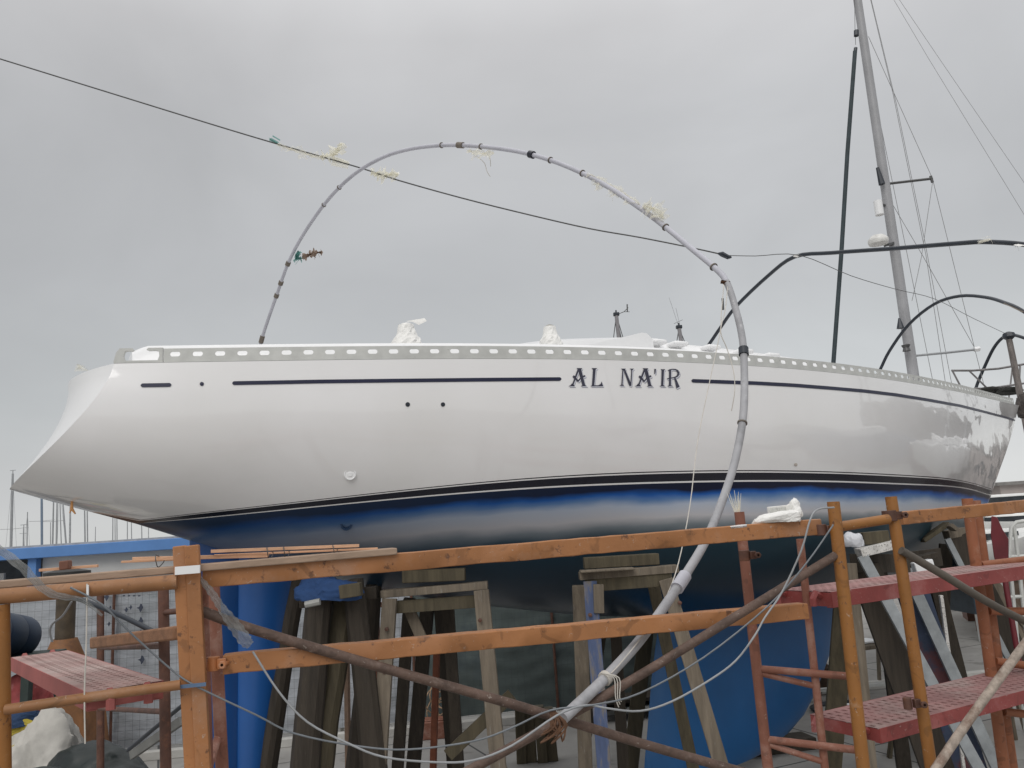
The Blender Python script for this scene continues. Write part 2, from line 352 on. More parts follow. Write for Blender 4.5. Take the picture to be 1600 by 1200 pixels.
# boot top line and band width from its image on the hull
WLPX = [(200, 815), (300, 803.5), (380, 794), (460, 785), (540, 775.5), (620, 765), (700, 757.5), (780, 750), (850, 743), (996, 737), (1098, 734.4), (1200, 734.5), (1300, 736.5), (1400, 741.5), (1467, 745.5), (1500, 750), (1530, 757), (1550, 764)]
W2PX = [(210, 817), (300, 812), (400, 802), (540, 787.5), (620, 778.5), (780, 767.5), (850, 762), (996, 756), (1098, 753.5), (1200, 751.5), (1300, 752.5), (1400, 756.7), (1500, 761.7), (1530, 767), (1550, 773)]
def curve(px):
    o = []
    for x, y in px:
        h = onhull(x, y, 0)
        if h: o.append((uof(h), h.z))
    o.sort(); return [o[0]]+[q for p, q in zip(o, o[1:]) if q[0] > p[0]+.02]
ZW = curve(WLPX); ZW2 = curve(W2PX)
ZW.append((LB+.3, ZW[-1][1]+(ZW[-1][1]-ZW[-3][1])/(ZW[-1][0]-ZW[-3][0])*(LB+.3-ZW[-1][0])))
ZW.insert(0, (UT-.1, ZW[0][1]+(ZW[0][1]-ZW[2][1])/(ZW[2][0]-ZW[0][0])*(ZW[0][0]-UT+.1)))
ZWs = smooth_tab(ZW, 60, 8)
def dz2(u):
    return max(.02, lerp(ZWs, u)-lerp(ZW2, u)) if ZW2[0][0] < u < ZW2[-1][0] else (.03 if u < 2 else .1)
DZ2 = smooth_tab([(i*LB/40, dz2(i*LB/40)) for i in range(41)], 40, 8)
hull = MB(); uvs = []; NR = 0
def trow(u, dz):
    t = .5
    z0 = zs(u); k = max(0.0, 1-u/2.6); k = k*k*(3-2*k); zb = lerp(ZB, u+UT*k)
    for _ in range(20):
        uu = u+UT*k*max(t, 0)**1.45; t = (z0-(lerp(ZWs, uu)-dz(uu)))/(z0-zb)
        t = min(max(t, 0), 1)
    return t
fr = lambda q: (lambda u: q*lerp(DZ2, u))
LEV = [fr(0), fr(.10), fr(.22), fr(.90), fr(1.04)]
allrows = []
for u in US:
    tl = [trow(u, q) for q in LEV]
    a0 = math.asin(min(1, tl[0]**(1/.9))); a1 = math.asin(min(1, tl[-1]**(1/.9)))
    ts = [math.sin(a0*i/22)**.9 for i in range(22)]+tl+[math.sin(a1+(math.pi/2-a1)*i/22)**.9 for i in range(1, 23)]
    allrows.append([q for q in station(u, ts)])
NR = len(allrows[0])
for side in (1, -1):
    base = len(hull.v); vs = []
    for r in allrows:
        for (a, b, c) in r: vs.append(wpt(a, side*b, c)); uvs.append((a, lerp(ZWs, a)-lerp(DZ2, a)*1.04-c))
    for j in range(NR-1):
        m = 0 if j < 22 else {22: 1, 23: 0, 24: 1, 25: 0}.get(j, 2)
        hull.add([], [], 0)
        for i in range(len(US)-1):
            f = (i*NR+j, i*NR+j+1, (i+1)*NR+j+1, (i+1)*NR+j)
            hull.f.append([base+q for q in f]); hull.m.append(m)
    hull.v += vs
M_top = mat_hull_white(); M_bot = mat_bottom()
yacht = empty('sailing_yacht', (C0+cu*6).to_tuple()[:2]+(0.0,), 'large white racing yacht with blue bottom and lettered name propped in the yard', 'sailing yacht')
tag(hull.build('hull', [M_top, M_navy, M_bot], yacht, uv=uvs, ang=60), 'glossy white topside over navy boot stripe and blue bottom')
# transom
mb = MB(); tr = allrows[0]
KT = 14; vs = []; z_top = tr[0][2]; z_bot = tr[-1][2]
for a, b, c in tr:
    cc = .27*(c-z_bot)/(z_top-z_bot)
    for k in range(KT+1): q = -1+2*k/KT; vs.append(wpt(a-cc*(1-q*q), q*b, c))
n = KT+1
mb.add(vs, [(j*n+k, j*n+k+1, (j+1)*n+k+1, (j+1)*n+k) for j in range(len(tr)-1) for k in range(KT)]); mb.add(vs[:n], [tuple(range(n))])
mb.build('transom', M_white, yacht, ang=60)
# deck with camber
mb = MB(); vs = []; K = 12; ud = [0]+[LB*i/50 for i in range(1, 51)]
for u in ud:
    b = bq(u)-.004
    for k in range(K+1):
        q = -1+2*k/K; vs.append(wpt(u, q*b, zs(u)+.004+.05*(1-q*q)*b))
mb.add(vs, [(i*(K+1)+k, i*(K+1)+k+1, (i+1)*(K+1)+k+1, (i+1)*(K+1)+k) for i in range(50) for k in range(K)])
mb.build('deck', M_white, yacht)
# perforated toe rails
RH = .107
def rail(side):
    pts = [(LB*i/400) for i in range(401)]; arc = [0]; w = [wpt(u, side*(bq(u)-.012), zs(u)) for u in pts]
    for a, b in zip(w, w[1:]): arc.append(arc[-1]+(b-a).length)
    xs = [proj(q)[0] for q in w]
    if side == 1: s0 = lerp(sorted(zip(xs, arc)), 273.6)
    else: s0 = .5
    U = list(zip(arc, pts))
    def fr_(s):
        u = lerp(U, s); p = wpt(u, side*(bq(u)-.012), zs(u)); q = wpt(u+.03, side*(bq(u+.03)-.012), zs(u+.03)); t = (q-p).normalized(); return p, t, t.cross(Vector((0, 0, 1))).normalized()*(1 if side == 1 else -1)
    mb = MB(); sp = .16; n = int((arc[-1]-s0-.1)/sp)
    for i in range(0, n):
        sc = s0+i*sp; hl, hh, zc = .037, .0185, RH*.60
        # outer boundary and slot, 12 points each
        outer = []; inner = []
        for k in range(12):
            an = 2*math.pi*(k+.5)/12; cx, cy = math.cos(an), math.sin(an)
            mm_ = max(abs(cx), abs(cy)); outer.append((cx/mm_*sp/2, (cy/mm_+1)/2*RH))
            ex = (hl-hh)*(1 if cx > 0 else -1)+hh*cx; inner.append((ex, zc+hh*cy))
        outer = [(-sp/2, 0) if (a < -sp/2+1e-6 and b < 1e-6) else (a, b) for a, b in outer]
        # square the corners
        for k, (sx, sy) in ((1, (1, 1)), (4, (-1, 1)), (7, (-1, 0)), (10, (1, 0))): outer[k] = (sx*sp/2, sy*RH)
        vs = []
        for th in (.004, -.004):
            for loop in (outer, inner):
                for a, z in loop:
                    p, t, nn = fr_(sc+a); vs.append(p+nn*th+Vector((0, 0, z+.001)))
        fs = []
        for k in range(12):
            k2 = (k+1) % 12
            fs += [(k, k2, 12+k2, 12+k), (24+k2, 24+k, 36+k, 36+k2), (12+k, 12+k2, 36+k2, 36+k)]
            if abs(outer[k][1]-outer[k2][1]) < 1e-6: fs.append((k, 24+k, 24+k2, k2))
        mb.add(vs, fs)
    o = mb.build('toe_rail', M_alu, yacht, ang=30)
    return s0, fr_
s0, frn = rail(1); rail(-1)
# mooring chock at the stern corner: plate with a horned opening
mb = MB(); prof = [(-.43, 0), (-.40, .03), (-.30, .10), (-.25, .102)]
c0 = s0-.085
def bar2(pts, w=.02, th=.009):
    vs = []
    for s_, z in pts: pass
def plate(poly, th):
    vs = []
    for tt in (th, -th):
        for a, z in poly:
            p, t, nn = frn(c0+a*.8); vs.append(p+nn*tt+Vector((0, 0, z+.002)))
    n = len(poly); mb.add(vs, [tuple(range(n)), tuple(range(2*n-1, n-1, -1))]+[(k, n+k, n+(k+1) % n, (k+1) % n) for k in range(n)])
for pl in ([(-.44, 0), (0, 0), (0, .018), (-.44, .018)], [(-.44, .018), (-.33, .018), (-.345, .05), (-.335, .085), (-.31, .112), (-.38, .112), (-.41, .08)],
           [(-.31, .112), (-.335, .085), (-.31, .09), (-.27, .088), (-.255, .096), (-.27, .112)], [(0, .018), (0, .112), (-.05, .112), (-.035, .085), (-.03, .05), (-.045, .018)],
           [(-.05, .112), (-.13, .112), (-.145, .098), (-.125, .09), (-.07, .092), (-.035, .085)]): plate(pl, .011)
mb.build('mooring_chock', M_alu, yacht)
# raised bulwark moulding inboard of the rail
mb = MB(); sect = [(.0, 0), (-.03, .14), (-.07, .182), (-.13, .19), (-.30, .185), (-.34, .0)]
CH = [(.12, -.05), (.22, .0), (4.6, .0), (5.4, -.02), (7, -.05), (9.5, -.10), (10.5, -.2)]
for side in (1, -1):
    vs = []; us = [.13+.16*i/3 for i in range(3)]+[.3+10*i/50 for i in range(51)]
    for u in us:
        h = lerp(CH, u)
        for dv, z in sect: vs.append(wpt(u, side*(bq(u)-.16+dv), zs(u)+(max(.0, z+h) if z > 0 else -.0)))
    n = len(sect)
    mb.add(vs, [(i*n+k, i*n+k+1, (i+1)*n+k+1, (i+1)*n+k) for i in range(len(us)-1) for k in range(n-1)]+[tuple(range(n)), tuple((len(us)-1)*n+k for k in range(n))])
mb.build('coaming', M_white, yacht)
# coachroof
def roof(name, top, v0, hw, m, flat=.8, drop=.15):
    mb = MB(); vs = []; n = 7
    for x, y in top:
        p = PC(x, y, v0); u = uof(p); zt = p.z; zb = zs(u)-.02; h = max(zt-zb, .03)
        for q, k in ((1.08, 0), (1.02, .72), (.93, .93), (0.5, 1.03), (-.93, .93), (-1.02, .72), (-1.08, 0)): vs.append(wpt(u, q*hw, zb+h*k))
    mb.add(vs, [(i*n+k, i*n+k+1, (i+1)*n+k+1, (i+1)*n+k) for i in range(len(top)-1) for k in range(n-1)]+[tuple(range(n)), tuple((len(top)-1)*n+k for k in range(n))])
    return mb.build(name, m, yacht, ang=50)
roof('coachroof', [(1008, 527), (1030, 528), (1060, 531), (1100, 535), (1150, 541), (1200, 548), (1250, 556), (1300, 566), (1345, 577)], .9, .95, M_white)
roof('companionway_hood', [(800, 541), (825, 537), (862, 532.5), (900, 531), (960, 529.5), (1008, 529)], .3, .55, M_white)
mb = MB()
wv = []
for x, y in ((905, 542), (950, 532), (985, 524), (1003, 519.5), (1011, 521), (1020, 530)):
    for v, dz in ((1.25, -1), (1.22, 0), (.7, 0.012), (.7, -1)):
        p = PC(x, y, 1.22); u = uof(p); wv.append(wpt(u, v, zs(u) if dz == -1 else p.z+dz))
mb.add(wv, [(i*4+k, i*4+k+1, i*4+k+5, i*4+k+4) for i in range(5) for k in range(3)]+[(0, 1, 2, 3), (20, 21, 22, 23)])
mb.build('cockpit_wing', M_white, yacht, ang=50)
for x, y, w in ((1024, 529, .22), (1056, 532, .26), (1107, 537.5, .26), (1158, 544, .28), (1200, 550.5, .26)):
    p = PC(x, y, .95); mb = MB(); mb.box((p.x, p.y, p.z-.05), (w*.75, .2, .05), PSI); mb.build('deck_vent', M_white, yacht, bevel=.02)
# fin keel, rudder and skeg
def foil(name, secs, m, nseg=14):
    """secs: (z, u_trailing, u_leading, thickness)"""
    mb = MB(); vs = []; fs = []; n = 2*nseg
    for z, ua, ub, th in secs:
        ring = []
        for k in range(nseg+1):
            s_ = (1-math.cos(math.pi*k/nseg))/2; y = th*(1.4*(math.sqrt(1-s_) if s_ < 1 else 0)-.5*(1-s_)-.9*(1-s_)**2+.02*(1-s_)) if False else th*math.sin(math.pi*s_**.8)**.7*.5
            ring.append((ua+(ub-ua)*s_, y))
        pts = ring+[(a, -b) for a, b in ring[-2:0:-1]]
        vs += [wpt(a, b, z) for a, b in pts]
    for i in range(len(secs)-1): fs += [(i*n+k, i*n+(k+1) % n, (i+1)*n+(k+1) % n, (i+1)*n+k) for k in range(n)]
    fs += [tuple(range(n)), tuple((len(secs)-1)*n+k for k in range(n))]
    mb.add(vs, fs); return mb.build(name, m, yacht, ang=50)
M_keel = mat('keel_blue', (.006, .10, .29), .4, .12, 1.5, spots=((.012, .14, .38), .9, .5, .3, .6), coat=.3, coatr=.2, bump=.05, bscale=8)
def uz(x, y): p = PC(x, y); return uof(p), p.z
kl = [uz(*q) for q in ((1318, 930), (1314, 947), (1310, 970), (1299, 1015), (1288, 1047), (1267, 1100), (1248, 1130), (1227, 1150), (1190, 1177))]
kt = [uz(*q) for q in ((1035, 950), (1027, 987), (1018, 1060), (1010, 1160), (1006, 1200))]
ktab = sorted([(z, u) for u, z in kt]); ltab = sorted([(z, u) for u, z in kl])
zbot = ltab[0][0]; ztop = H-.75
ZZ = [zbot, zbot+.05, zbot+.15, zbot+.3, zbot+.5]+[zbot+.5+(ztop-zbot-.5)*i/8 for i in range(1, 9)]
foil('keel', [(z, lerp(ktab, z), lerp(ltab, z), .34+.1*max(0, z-(ztop-.5))) for z in ZZ], M_keel)
M_rud = mat('rudder_blue', (.008, .075, .27), .45, .1, 1.5, coat=.3, coatr=.2)
M_skeg = mat('skeg_blue', (.014, .105, .36), .45, .1, 1.5, coat=.3, coatr=.2)
rt_ = sorted([(z, u) for u, z in [uz(*q) for q in ((296, 850), (298, 1000), (301, 1200))]]); rm = sorted([(z, u) for u, z in [uz(*q) for q in ((379, 880), (378, 1200))]])
rl = sorted([(z, u) for u, z in [uz(*q) for q in ((474, 880), (467, 907), (455, 960), (445, 1017), (433, 1133), (420, 1193))]])
zr0 = .75; zr1 = H+.12
RZ = [zr0+(zr1-zr0)*i/8 for i in range(9)]
foil('rudder', [(z, lerp(rt_, z), lerp(rm, z)-.004, .13) for z in RZ], M_rud)
foil('skeg', [(z, lerp(rm, z)-.05, lerp(rl, z), .16) for z in RZ], M_skeg)
# cove stripe, marks and fittings
def strip(px, hw, m, name, off=.004, lab=None):
    mb = MB(); vs = []
    for x, y in px:
        for d in (-hw, hw): vs.append(onhull(x, y+d, off))
    if any(v is None for v in vs): vs = [v for v in vs if v]
    k = len(vs)//2
    mb.add(vs[:2*k], [(2*i, 2*i+1, 2*i+3, 2*i+2) for i in range(k-1)]); o = mb.build(name, m, yacht, ang=80)
    if lab: o['label'] = lab
    return o
CV = [(222, 602.3), (268, 601.5), (365, 598.8), (500, 596.2), (600, 595), (740, 593.5), (875, 592.3), (1080, 595), (1180, 598.7), (1240, 602), (1300, 606.7), (1350, 611), (1400, 617), (1450, 625), (1500, 634), (1540, 644), (1570, 652), (1590, 658)]
def seg(a, b, n, hw0=2.6, hw1=2.6):
    o = []
    for i in range(n+1):
        x = a+(b-a)*i/n; o.append((x, lerp(CV, x)))
    return o
M_cove = mat('navy_stripe', (.008, .010, .04), .35, .15, 4)
def cove(a, b, n, lab):
    mb = MB(); vs = []; ln = b-a
    for i in range(n+1):
        x = a+(b-a)*i/n; hw = lerp([(200, 3.0), (1200, 2.8), (1400, 2.5), (1590, 1.6)], x); e_ = min(x-a, b-x)
        if e_ < 3: hw *= math.sqrt(max(.05, 1-((3-e_)/3)**2))
        y = lerp(CV, x)
        for d in (-hw, 0, hw):
            h = onhull(x, y+d, .004); vs.append(h)
    mb.add(vs, [(3*i+k, 3*i+k+1, 3*i+4+k, 3*i+3+k) for i in range(n) for k in (0, 1)]); mb.build('cove_stripe', M_cove, yacht, ang=80)['label'] = lab
cove(220, 268, 24, 'short navy stripe near the stern'); cove(363, 877, 260, 'long navy stripe aft of the name'); cove(1080, 1586, 250, 'long navy stripe forward of the name')
def disc(x, y, r, m, name, lab=None, ring=0):
    mb = MB(); c = onhull(x, y, .006); vs = [c]+[onhull(x+r*math.cos(a*math.pi/8), y+r*math.sin(a*math.pi/8), .004) for a in range(16)]
    mb.add(vs, [(0, 1+k, 1+(k+1) % 16) for k in range(16)]); o = mb.build(name, m, yacht)
    if lab: o['label'] = lab
disc(315.5, 600, 3.2, M_cove, 'stripe_dot', 'navy dot in the stripe line')
disc(637, 632, 3.6, M_black, 'drain_hole'); disc(692, 632, 3.4, M_black, 'drain_hole')
disc(1243, 726, 2.6, mat('tan_spot', (.45, .40, .36), .6), 'filler_spot')
c = onhull(547, 741, 0); nrm = (CAM-c).normalized(); ax = nrm.to_track_quat('Z', 'Y').to_matrix()
mb = MB(); mb.lathe(c, [(.047, -.02), (.047, .006), (.040, .011), (.034, .006), (.018, .007), (.016, .012), (.0, .012)], 20, ax=ax); mb.build('skin_fitting', M_white, yacht)
c = onhull(541, 820, 0); ax = (CAM-c).normalized().to_track_quat('Z', 'Y').to_matrix()
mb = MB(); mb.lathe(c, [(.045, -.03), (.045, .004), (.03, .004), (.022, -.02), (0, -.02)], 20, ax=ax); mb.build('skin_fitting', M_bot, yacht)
# name lettering (shapes in 1/16 px of the photo, laid on the hull side)
AA = [[(330, 165), (470, 165), (446, 205), (352, 205)], [(362, 200), (446, 200), (545, 598), (472, 598)], [(350, 205), (382, 235), (252, 585), (214, 575)],
      [(130, 620), (178, 592), (214, 548), (250, 560), (285, 620)], [(432, 620), (474, 592), (540, 585), (592, 620)],
      [(225, 385), (255, 342), (292, 365), (372, 466), (366, 516)], [(366, 516), (356, 476), (425, 405), (440, 430)], [(470, 385), (515, 338), (548, 350), (545, 382), (480, 405)]]
GL = {'A': AA,
      'L': [[(700, 165), (848, 165), (804, 200), (740, 200)], [(738, 196), (806, 196), (772, 600), (712, 600)], [(672, 620), (715, 592), (770, 594), (870, 595), (930, 562), (955, 498), (992, 620)]],
      'N': [[(1440, 178), (1560, 178), (1530, 212), (1472, 212)], [(1472, 208), (1500, 208), (1475, 590), (1446, 590)], [(1398, 607), (1442, 578), (1480, 578), (1524, 607)],
            [(1495, 200), (1545, 200), (1690, 560), (1694, 610), (1645, 610)], [(1655, 178), (1762, 178), (1726, 212), (1694, 212)], [(1696, 208), (1722, 208), (1696, 605), (1672, 560)]],
      'q': [[(2270, 185), (2316, 185), (2298, 300), (2274, 316)]],
      'I': [[(2425, 192), (2545, 192), (2514, 226), (2456, 226)], [(2452, 222), (2514, 222), (2496, 600), (2440, 600)], [(2400, 622), (2445, 592), (2495, 592), (2552, 622)]],
      'R': [[(2640, 206), (2692, 206), (2686, 600), (2635, 600)], [(2595, 622), (2636, 592), (2686, 592), (2742, 622)], [(2765, 412), (2800, 400), (2905, 632), (2820, 672), (2802, 570)]]}
bowl = [(2612, 228, 10), (2660, 204, 13), (2735, 193, 12), (2815, 205, 18), (2865, 250, 27), (2876, 305, 27), (2850, 360, 21), (2780, 398, 13), (2700, 412, 13), (2590, 436, 12)]
for i in range(len(bowl)-1):
    (x0, y0, w0), (x1, y1, w1) = bowl[i], bowl[i+1]; d = math.hypot(x1-x0, y1-y0); nx, ny = -(y1-y0)/d, (x1-x0)/d
    GL['R'].append([(x0+nx*w0, y0+ny*w0), (x0-nx*w0, y0-ny*w0), (x1-nx*w1, y1-ny*w1), (x1+nx*w1, y1+ny*w1)])
M_let = mat('charcoal_lettering', (.035, .035, .06), .35, .2, 10)
M_sh = mat('grey_letter_edge', (.28, .29, .34), .5, .2, 10)
M_halo = mat('pale_letter_film', (.70, .71, .78), .4, .05, 10)
for nm, dx, dy, parts in (('A', 0, 0, GL['A']), ('L', 0, 0, GL['L']), ('N', 0, 0, GL['N']), ('A', 1650, 4, GL['A']), ('q', 0, 0, GL['q']), ('I', 0, 0, GL['I']), ('R', 0, 0, GL['R'])):
    lay = (((30, 34), .0015, 1), ((20, 22), .0030, 2), ((0, 0), .0046, 0))
    mb = MB(); k = 0
    for (ox, oy), off, mi in lay:
        for pl in parts:
            k += 1
            vs = [onhull(880+(x+dx+ox)/16, 565+(y+dy+oy)/16, off+.00006*(k % 20)) for x, y in pl]
            mb.add(vs, [tuple(range(len(vs)))], mi)
    mb.build('letter', [M_let, M_sh, M_halo], yacht, smooth=False)
# plastic-wrapped winches
def wrapped(x, y0, y1, v, r, seed, capc):
    random.seed(seed); p = PC(x, y1, v); q = PC(x, y0, v); h = q.z-p.z; mb = MB(); n = 22; prof = []
    for i in range(12):
        t = i/11; prof.append((r*(1.25-.72*t+.06*math.sin(t*7)), h*t))
    vs = []
    for i, (rr, z) in enumerate(prof):
        for j in range(n):
            a = 2*math.pi*j/n+i*.16; k = 1+.05*math.sin(j*2.8+i*.5+seed)+random.uniform(-.05, .05); vs.append((p.x+rr*k*math.cos(a), p.y+rr*k*math.sin(a), p.z-.03+z))
    mb.add(vs, [(i*n+j, i*n+(j+1) % n, (i+1)*n+(j+1) % n, (i+1)*n+j) for i in range(11) for j in range(n)]+[tuple(11*n+j for j in range(n))])
    w = mb.build('winch_cover', M_filmw, yacht, ang=20); w['label'] = capc
    mb = MB(); top = Vector((p.x, p.y, p.z-.03+h)); mb.lathe(top-Vector((0, 0, .03)), [(r*.5, 0), (r*.52, .02), (r*.4, .04), (r*.15, .05)], 14); mb.build('winch', M_filmw if x < 700 else mat('dull_bronze', (.30, .28, .24), .5), w)
wrapped(636, 503, 541, 1.15, .115, 3, 'white plastic film tied over the after winch')
wrapped(861, 506, 540, 1.2, .095, 5, 'white plastic film twisted over the forward winch')
mb = MB(); p = PC(645, 503, 1.15); mb.add([p, p+Vector((.10, .01, .03)), p+Vector((.12, 0, .0)), p+Vector((.05, 0, -.03)), p+Vector((-.06, 0, .01))], [(0, 1, 2), (0, 2, 3), (0, 4, 1)]); mb.build('film_tail', M_filmw, yacht)
mb = MB(); p = P(124, 577, 6.95)
vs = [p+Vector((random.uniform(-.05, .09), random.uniform(-.03, .03), random.uniform(-.04, .05))) for _ in range(9)]; mb.add(vs, [(0, 1, 2), (2, 3, 4), (4, 5, 6), (6, 7, 8), (1, 3, 5), (8, 0, 5)]); mb.build('film_tail', M_film, yacht)
mb = MB(); p = P(112, 795, 6.1); mb.tube([p+Vector((0, 0, .06)), p, p+Vector((.03, 0, -.04))], [.008, .012, .005], 6); mb.tube([p, p+Vector((-.015, 0, -.03))], [.007, .004], 6); mb.build('orange_plug', mat('orange_rag', (.6, .3, .12), .8), yacht)
random.seed(11)

# ------------------------------------------------------------------ scaffolding in front of the yacht
def post(name, xt, yt, xb, yb, off, r, m, label, grp, Yd=None, sq=False, n=14):
    a = PS(xt, yt, off) if Yd is None else P(xt, yt, Yd); b = PS(xb, yb, off) if Yd is None else P(xb, yb, Yd)
    d = (b-a)/(b.z-a.z); g = a+d*(0.0-a.z)
    mb = MB()
    if sq: mb.beam(a, g, r*2, r*2, up=SN)
    else: mb.tube([a, g], r, n)
    o = mb.build(name, m, bevel=.004 if sq else 0)
    return tag(o, label, 'scaffold post', grp), a, g
GP = 'upright posts of the scaffold'
post('scaffold_post', 1302, 784, 1349, 1200, 0.0, .027, M_yel, 'thick mustard orange scaffold post left of the two red walkways, worn bare at its top', GP)
post('scaffold_post', 1392, 776, 1455, 1200, .06, .026, M_yel, 'mustard orange scaffold post crossing in front of both red walkways', GP)
post('timber_post', 281, 853, 300, 1200, .02, .022, M_orb, 'flat faced left half of the paired orange posts strapped with white tape', 'paired posts with white tape', sq=True)
post('timber_post', 300, 852, 318, 1200, .015, .024, M_orb, 'brighter right half of the paired orange posts strapped with white tape', 'paired posts with white tape', sq=True)
post('scaffold_post', 1, 945, 3, 1200, .0, .028, M_yel, 'mustard orange post at the left edge of the scaffold under the round rail', GP)
# white tape around the pair
mb = MB(); a = PS(274, 892, -.035); b = PS(312, 889, -.035)
mb.beam(a, b, .004, .028, up=(0, 0, 1)); a2 = PS(274, 892, .08); b2 = PS(312, 889, .08); mb.beam(a, a2, .004, .028); mb.beam(b, b2, .004, .028)
tag(mb.build('tape_band', M_white), 'white tape band around the paired orange posts', 'tape')
# inner posts
def beamps(name, p0, p1, off, w, h, m, label, cat, grp=None, bev=.004):
    a = PS(p0[0], p0[1], off); b = PS(p1[0], p1[1], off)
    mb = MB(); mb.beam(a, b, w, h, up=(0, 0, 1)); return tag(mb.build(name, m, bevel=bev), label, cat, grp)
# long orange I-section beams
def ibeam(name, p0, p1, off, w, h, m, label, grp, dz=0):
    a = PS(p0[0], p0[1], off); b = PS(p1[0], p1[1], off); d = (b-a).normalized(); n = d.cross(Vector((0, 0, 1))).normalized()
    mb = MB(); prof = [(-w/2, -h/2), (w/2, -h/2), (w/2, -h/2+.012), (w/6, -h/2+.02), (w/6, h/2-.02), (w/2, h/2-.012), (w/2, h/2), (-w/2, h/2)]
    prof = [(-w/2, -h/2), (w/2-.003, -h/2), (w/2, -h/2+.003), (w/2, h/2-.004), (w/2-.004, h/2), (-w/2, h/2)]
    u = n.cross(d); k = 40; vs = []; nn = len(prof)
    for i in range(k+1):
        p = a+(b-a)*i/k+Vector((0, 0, random.uniform(-.0012, .0012)))
        for x, z in prof: vs.append(p+n*x+u*(z+(random.uniform(-.001, .001) if x > 0 else 0)))
    mb.add(vs, [(i*nn+j, i*nn+(j+1) % nn, (i+1)*nn+(j+1) % nn, (i+1)*nn+j) for i in range(k) for j in range(nn)]+[tuple(range(nn-1, -1, -1)), tuple(k*nn+j for j in range(nn))])
    return tag(mb.build(name, m, ang=40), label, 'scaffold beam', grp)
GB = 'long orange beams across the scaffold'
ibeam('scaffold_beam', (318, 903), (1278, 823), .07, .06, .068, M_orb, 'upper long orange beam just below the hull with a grey plank lying on its left end', GB)
ibeam('scaffold_beam', (350, 1037), (1256, 954), .10, .07, .066, M_orb, 'lower long orange beam passing in front of the trestle legs', GB)
ibeam('scaffold_beam', (1404, 810), (1700, 781), .30, .06, .062, M_orb, 'pale orange beam at the right running out of the frame below the bow', GB)
# clamps at beam ends
def clamp(x, y, off, r, m, label, name='clamp'):
    c = PS(x, y, off); mb = MB(); mb.tube([c-Vector((0, 0, .024)), c+Vector((0, 0, .024))], r*.9, 12); mb.box(c+Vector((.035, -.01, 0)), (.03, .02, .035), .25); mb.tube([c+Vector((.05, -.05, 0)), c+Vector((.05, .05, 0))], .008, 6); mb.tube([c+Vector((.05, -.05, 0)), c+Vector((.05, -.038, 0))], .015, 6)
    return tag(mb.build(name, m, bevel=.002), label, 'clamp', 'couplers on the scaffold')
clamp(1282, 828, .05, .03, M_brw, 'rusty coupler where the upper long beam meets the thick mustard post')
clamp(333, 1037, .07, .026, M_or, 'orange coupler at the left end of the lower long beam')
clamp(1390, 806, .06, .036, M_brw, 'rusty coupler where the round rail meets the second mustard post')
clamp(1163, 868, .28, .028, M_brw, 'small rusty coupler high on the pinkish post')
clamp(1418, 1099, .03, .02, M_brw, 'rusty wedge clamp beside the lower red walkway')
# round top rails
def ptube(name, pts, r, m, label, cat, grp=None, off=None, n=12, sm=4, Y=None):
    w = []
    for q in pts:
        if Y is not None: w.append(P(q[0], q[1], Y))
        elif len(q) == 3: w.append(P(q[0], q[1], q[2]))
        else: w.append(PS(q[0], q[1], off))
    mb = MB(); mb.tube(smoothpts(w, sm) if len(w) > 2 else w, r, n); return tag(mb.build(name, m, ang=50), label, cat, grp)
GR = 'round tubes of the scaffold'
M_tan = mat('tan_orange_tube', (.28, .13, .052), .6, .18, 5, spots=(RUST, 18, .58, .1, .7), spots2=((.40, .27, .19), 4, .52, .2, .6), bump=.15)
ptube('scaffold_tube', [(-60, 937), (277, 909)], .026, M_tan, 'thick round orange rail at the left ending at the paired posts', 'scaffold tube', GR, -.01)
ptube('scaffold_tube', [(1312, 823), (1388, 811)], .022, M_yel, 'short round mustard rail between the two mustard posts', 'scaffold tube', GR, .03)
ptube('scaffold_tube', [(8, 1109), (150, 1088), (282, 1070)], .017, M_tan, 'thin orange rail carrying the near end of the pink walkway', 'scaffold tube', GR, -.03)
ptube('scaffold_tube', [(316, 955), (400, 985), (600, 1044), (800, 1100), (1000, 1161), (1180, 1212)], .0185, M_rust, 'rusty diagonal brace falling from the paired posts towards the lower right', 'scaffold tube', GR, .05)
ptube('scaffold_tube', [(700, 1222), (880, 1123), (1000, 1055), (1150, 963), (1305, 868)], .0185, M_rust, 'rusty diagonal brace rising to the thick mustard post', 'scaffold tube', GR, .0)
ptube('scaffold_tube', [(1408, 860), (1480, 902), (1560, 950), (1680, 1008)], .018, mat('dark_tube', (.09, .075, .06), .6, .3, 8, bump=.2), 'dark olive brace falling across the upper red walkway', 'scaffold tube', GR, .02)
ptube('scaffold_tube', [(1640, 955), (1560, 1062), (1500, 1145), (1440, 1235)], .019, mat('pale_crusty_tube', (.36, .30, .25), .8, .35, 30, spots=((.17, .10, .07), 9, .5, .15, .8), bump=.6), 'pale crusty brace crossing the lower red walkway at the right', 'scaffold tube', GR, -.03)
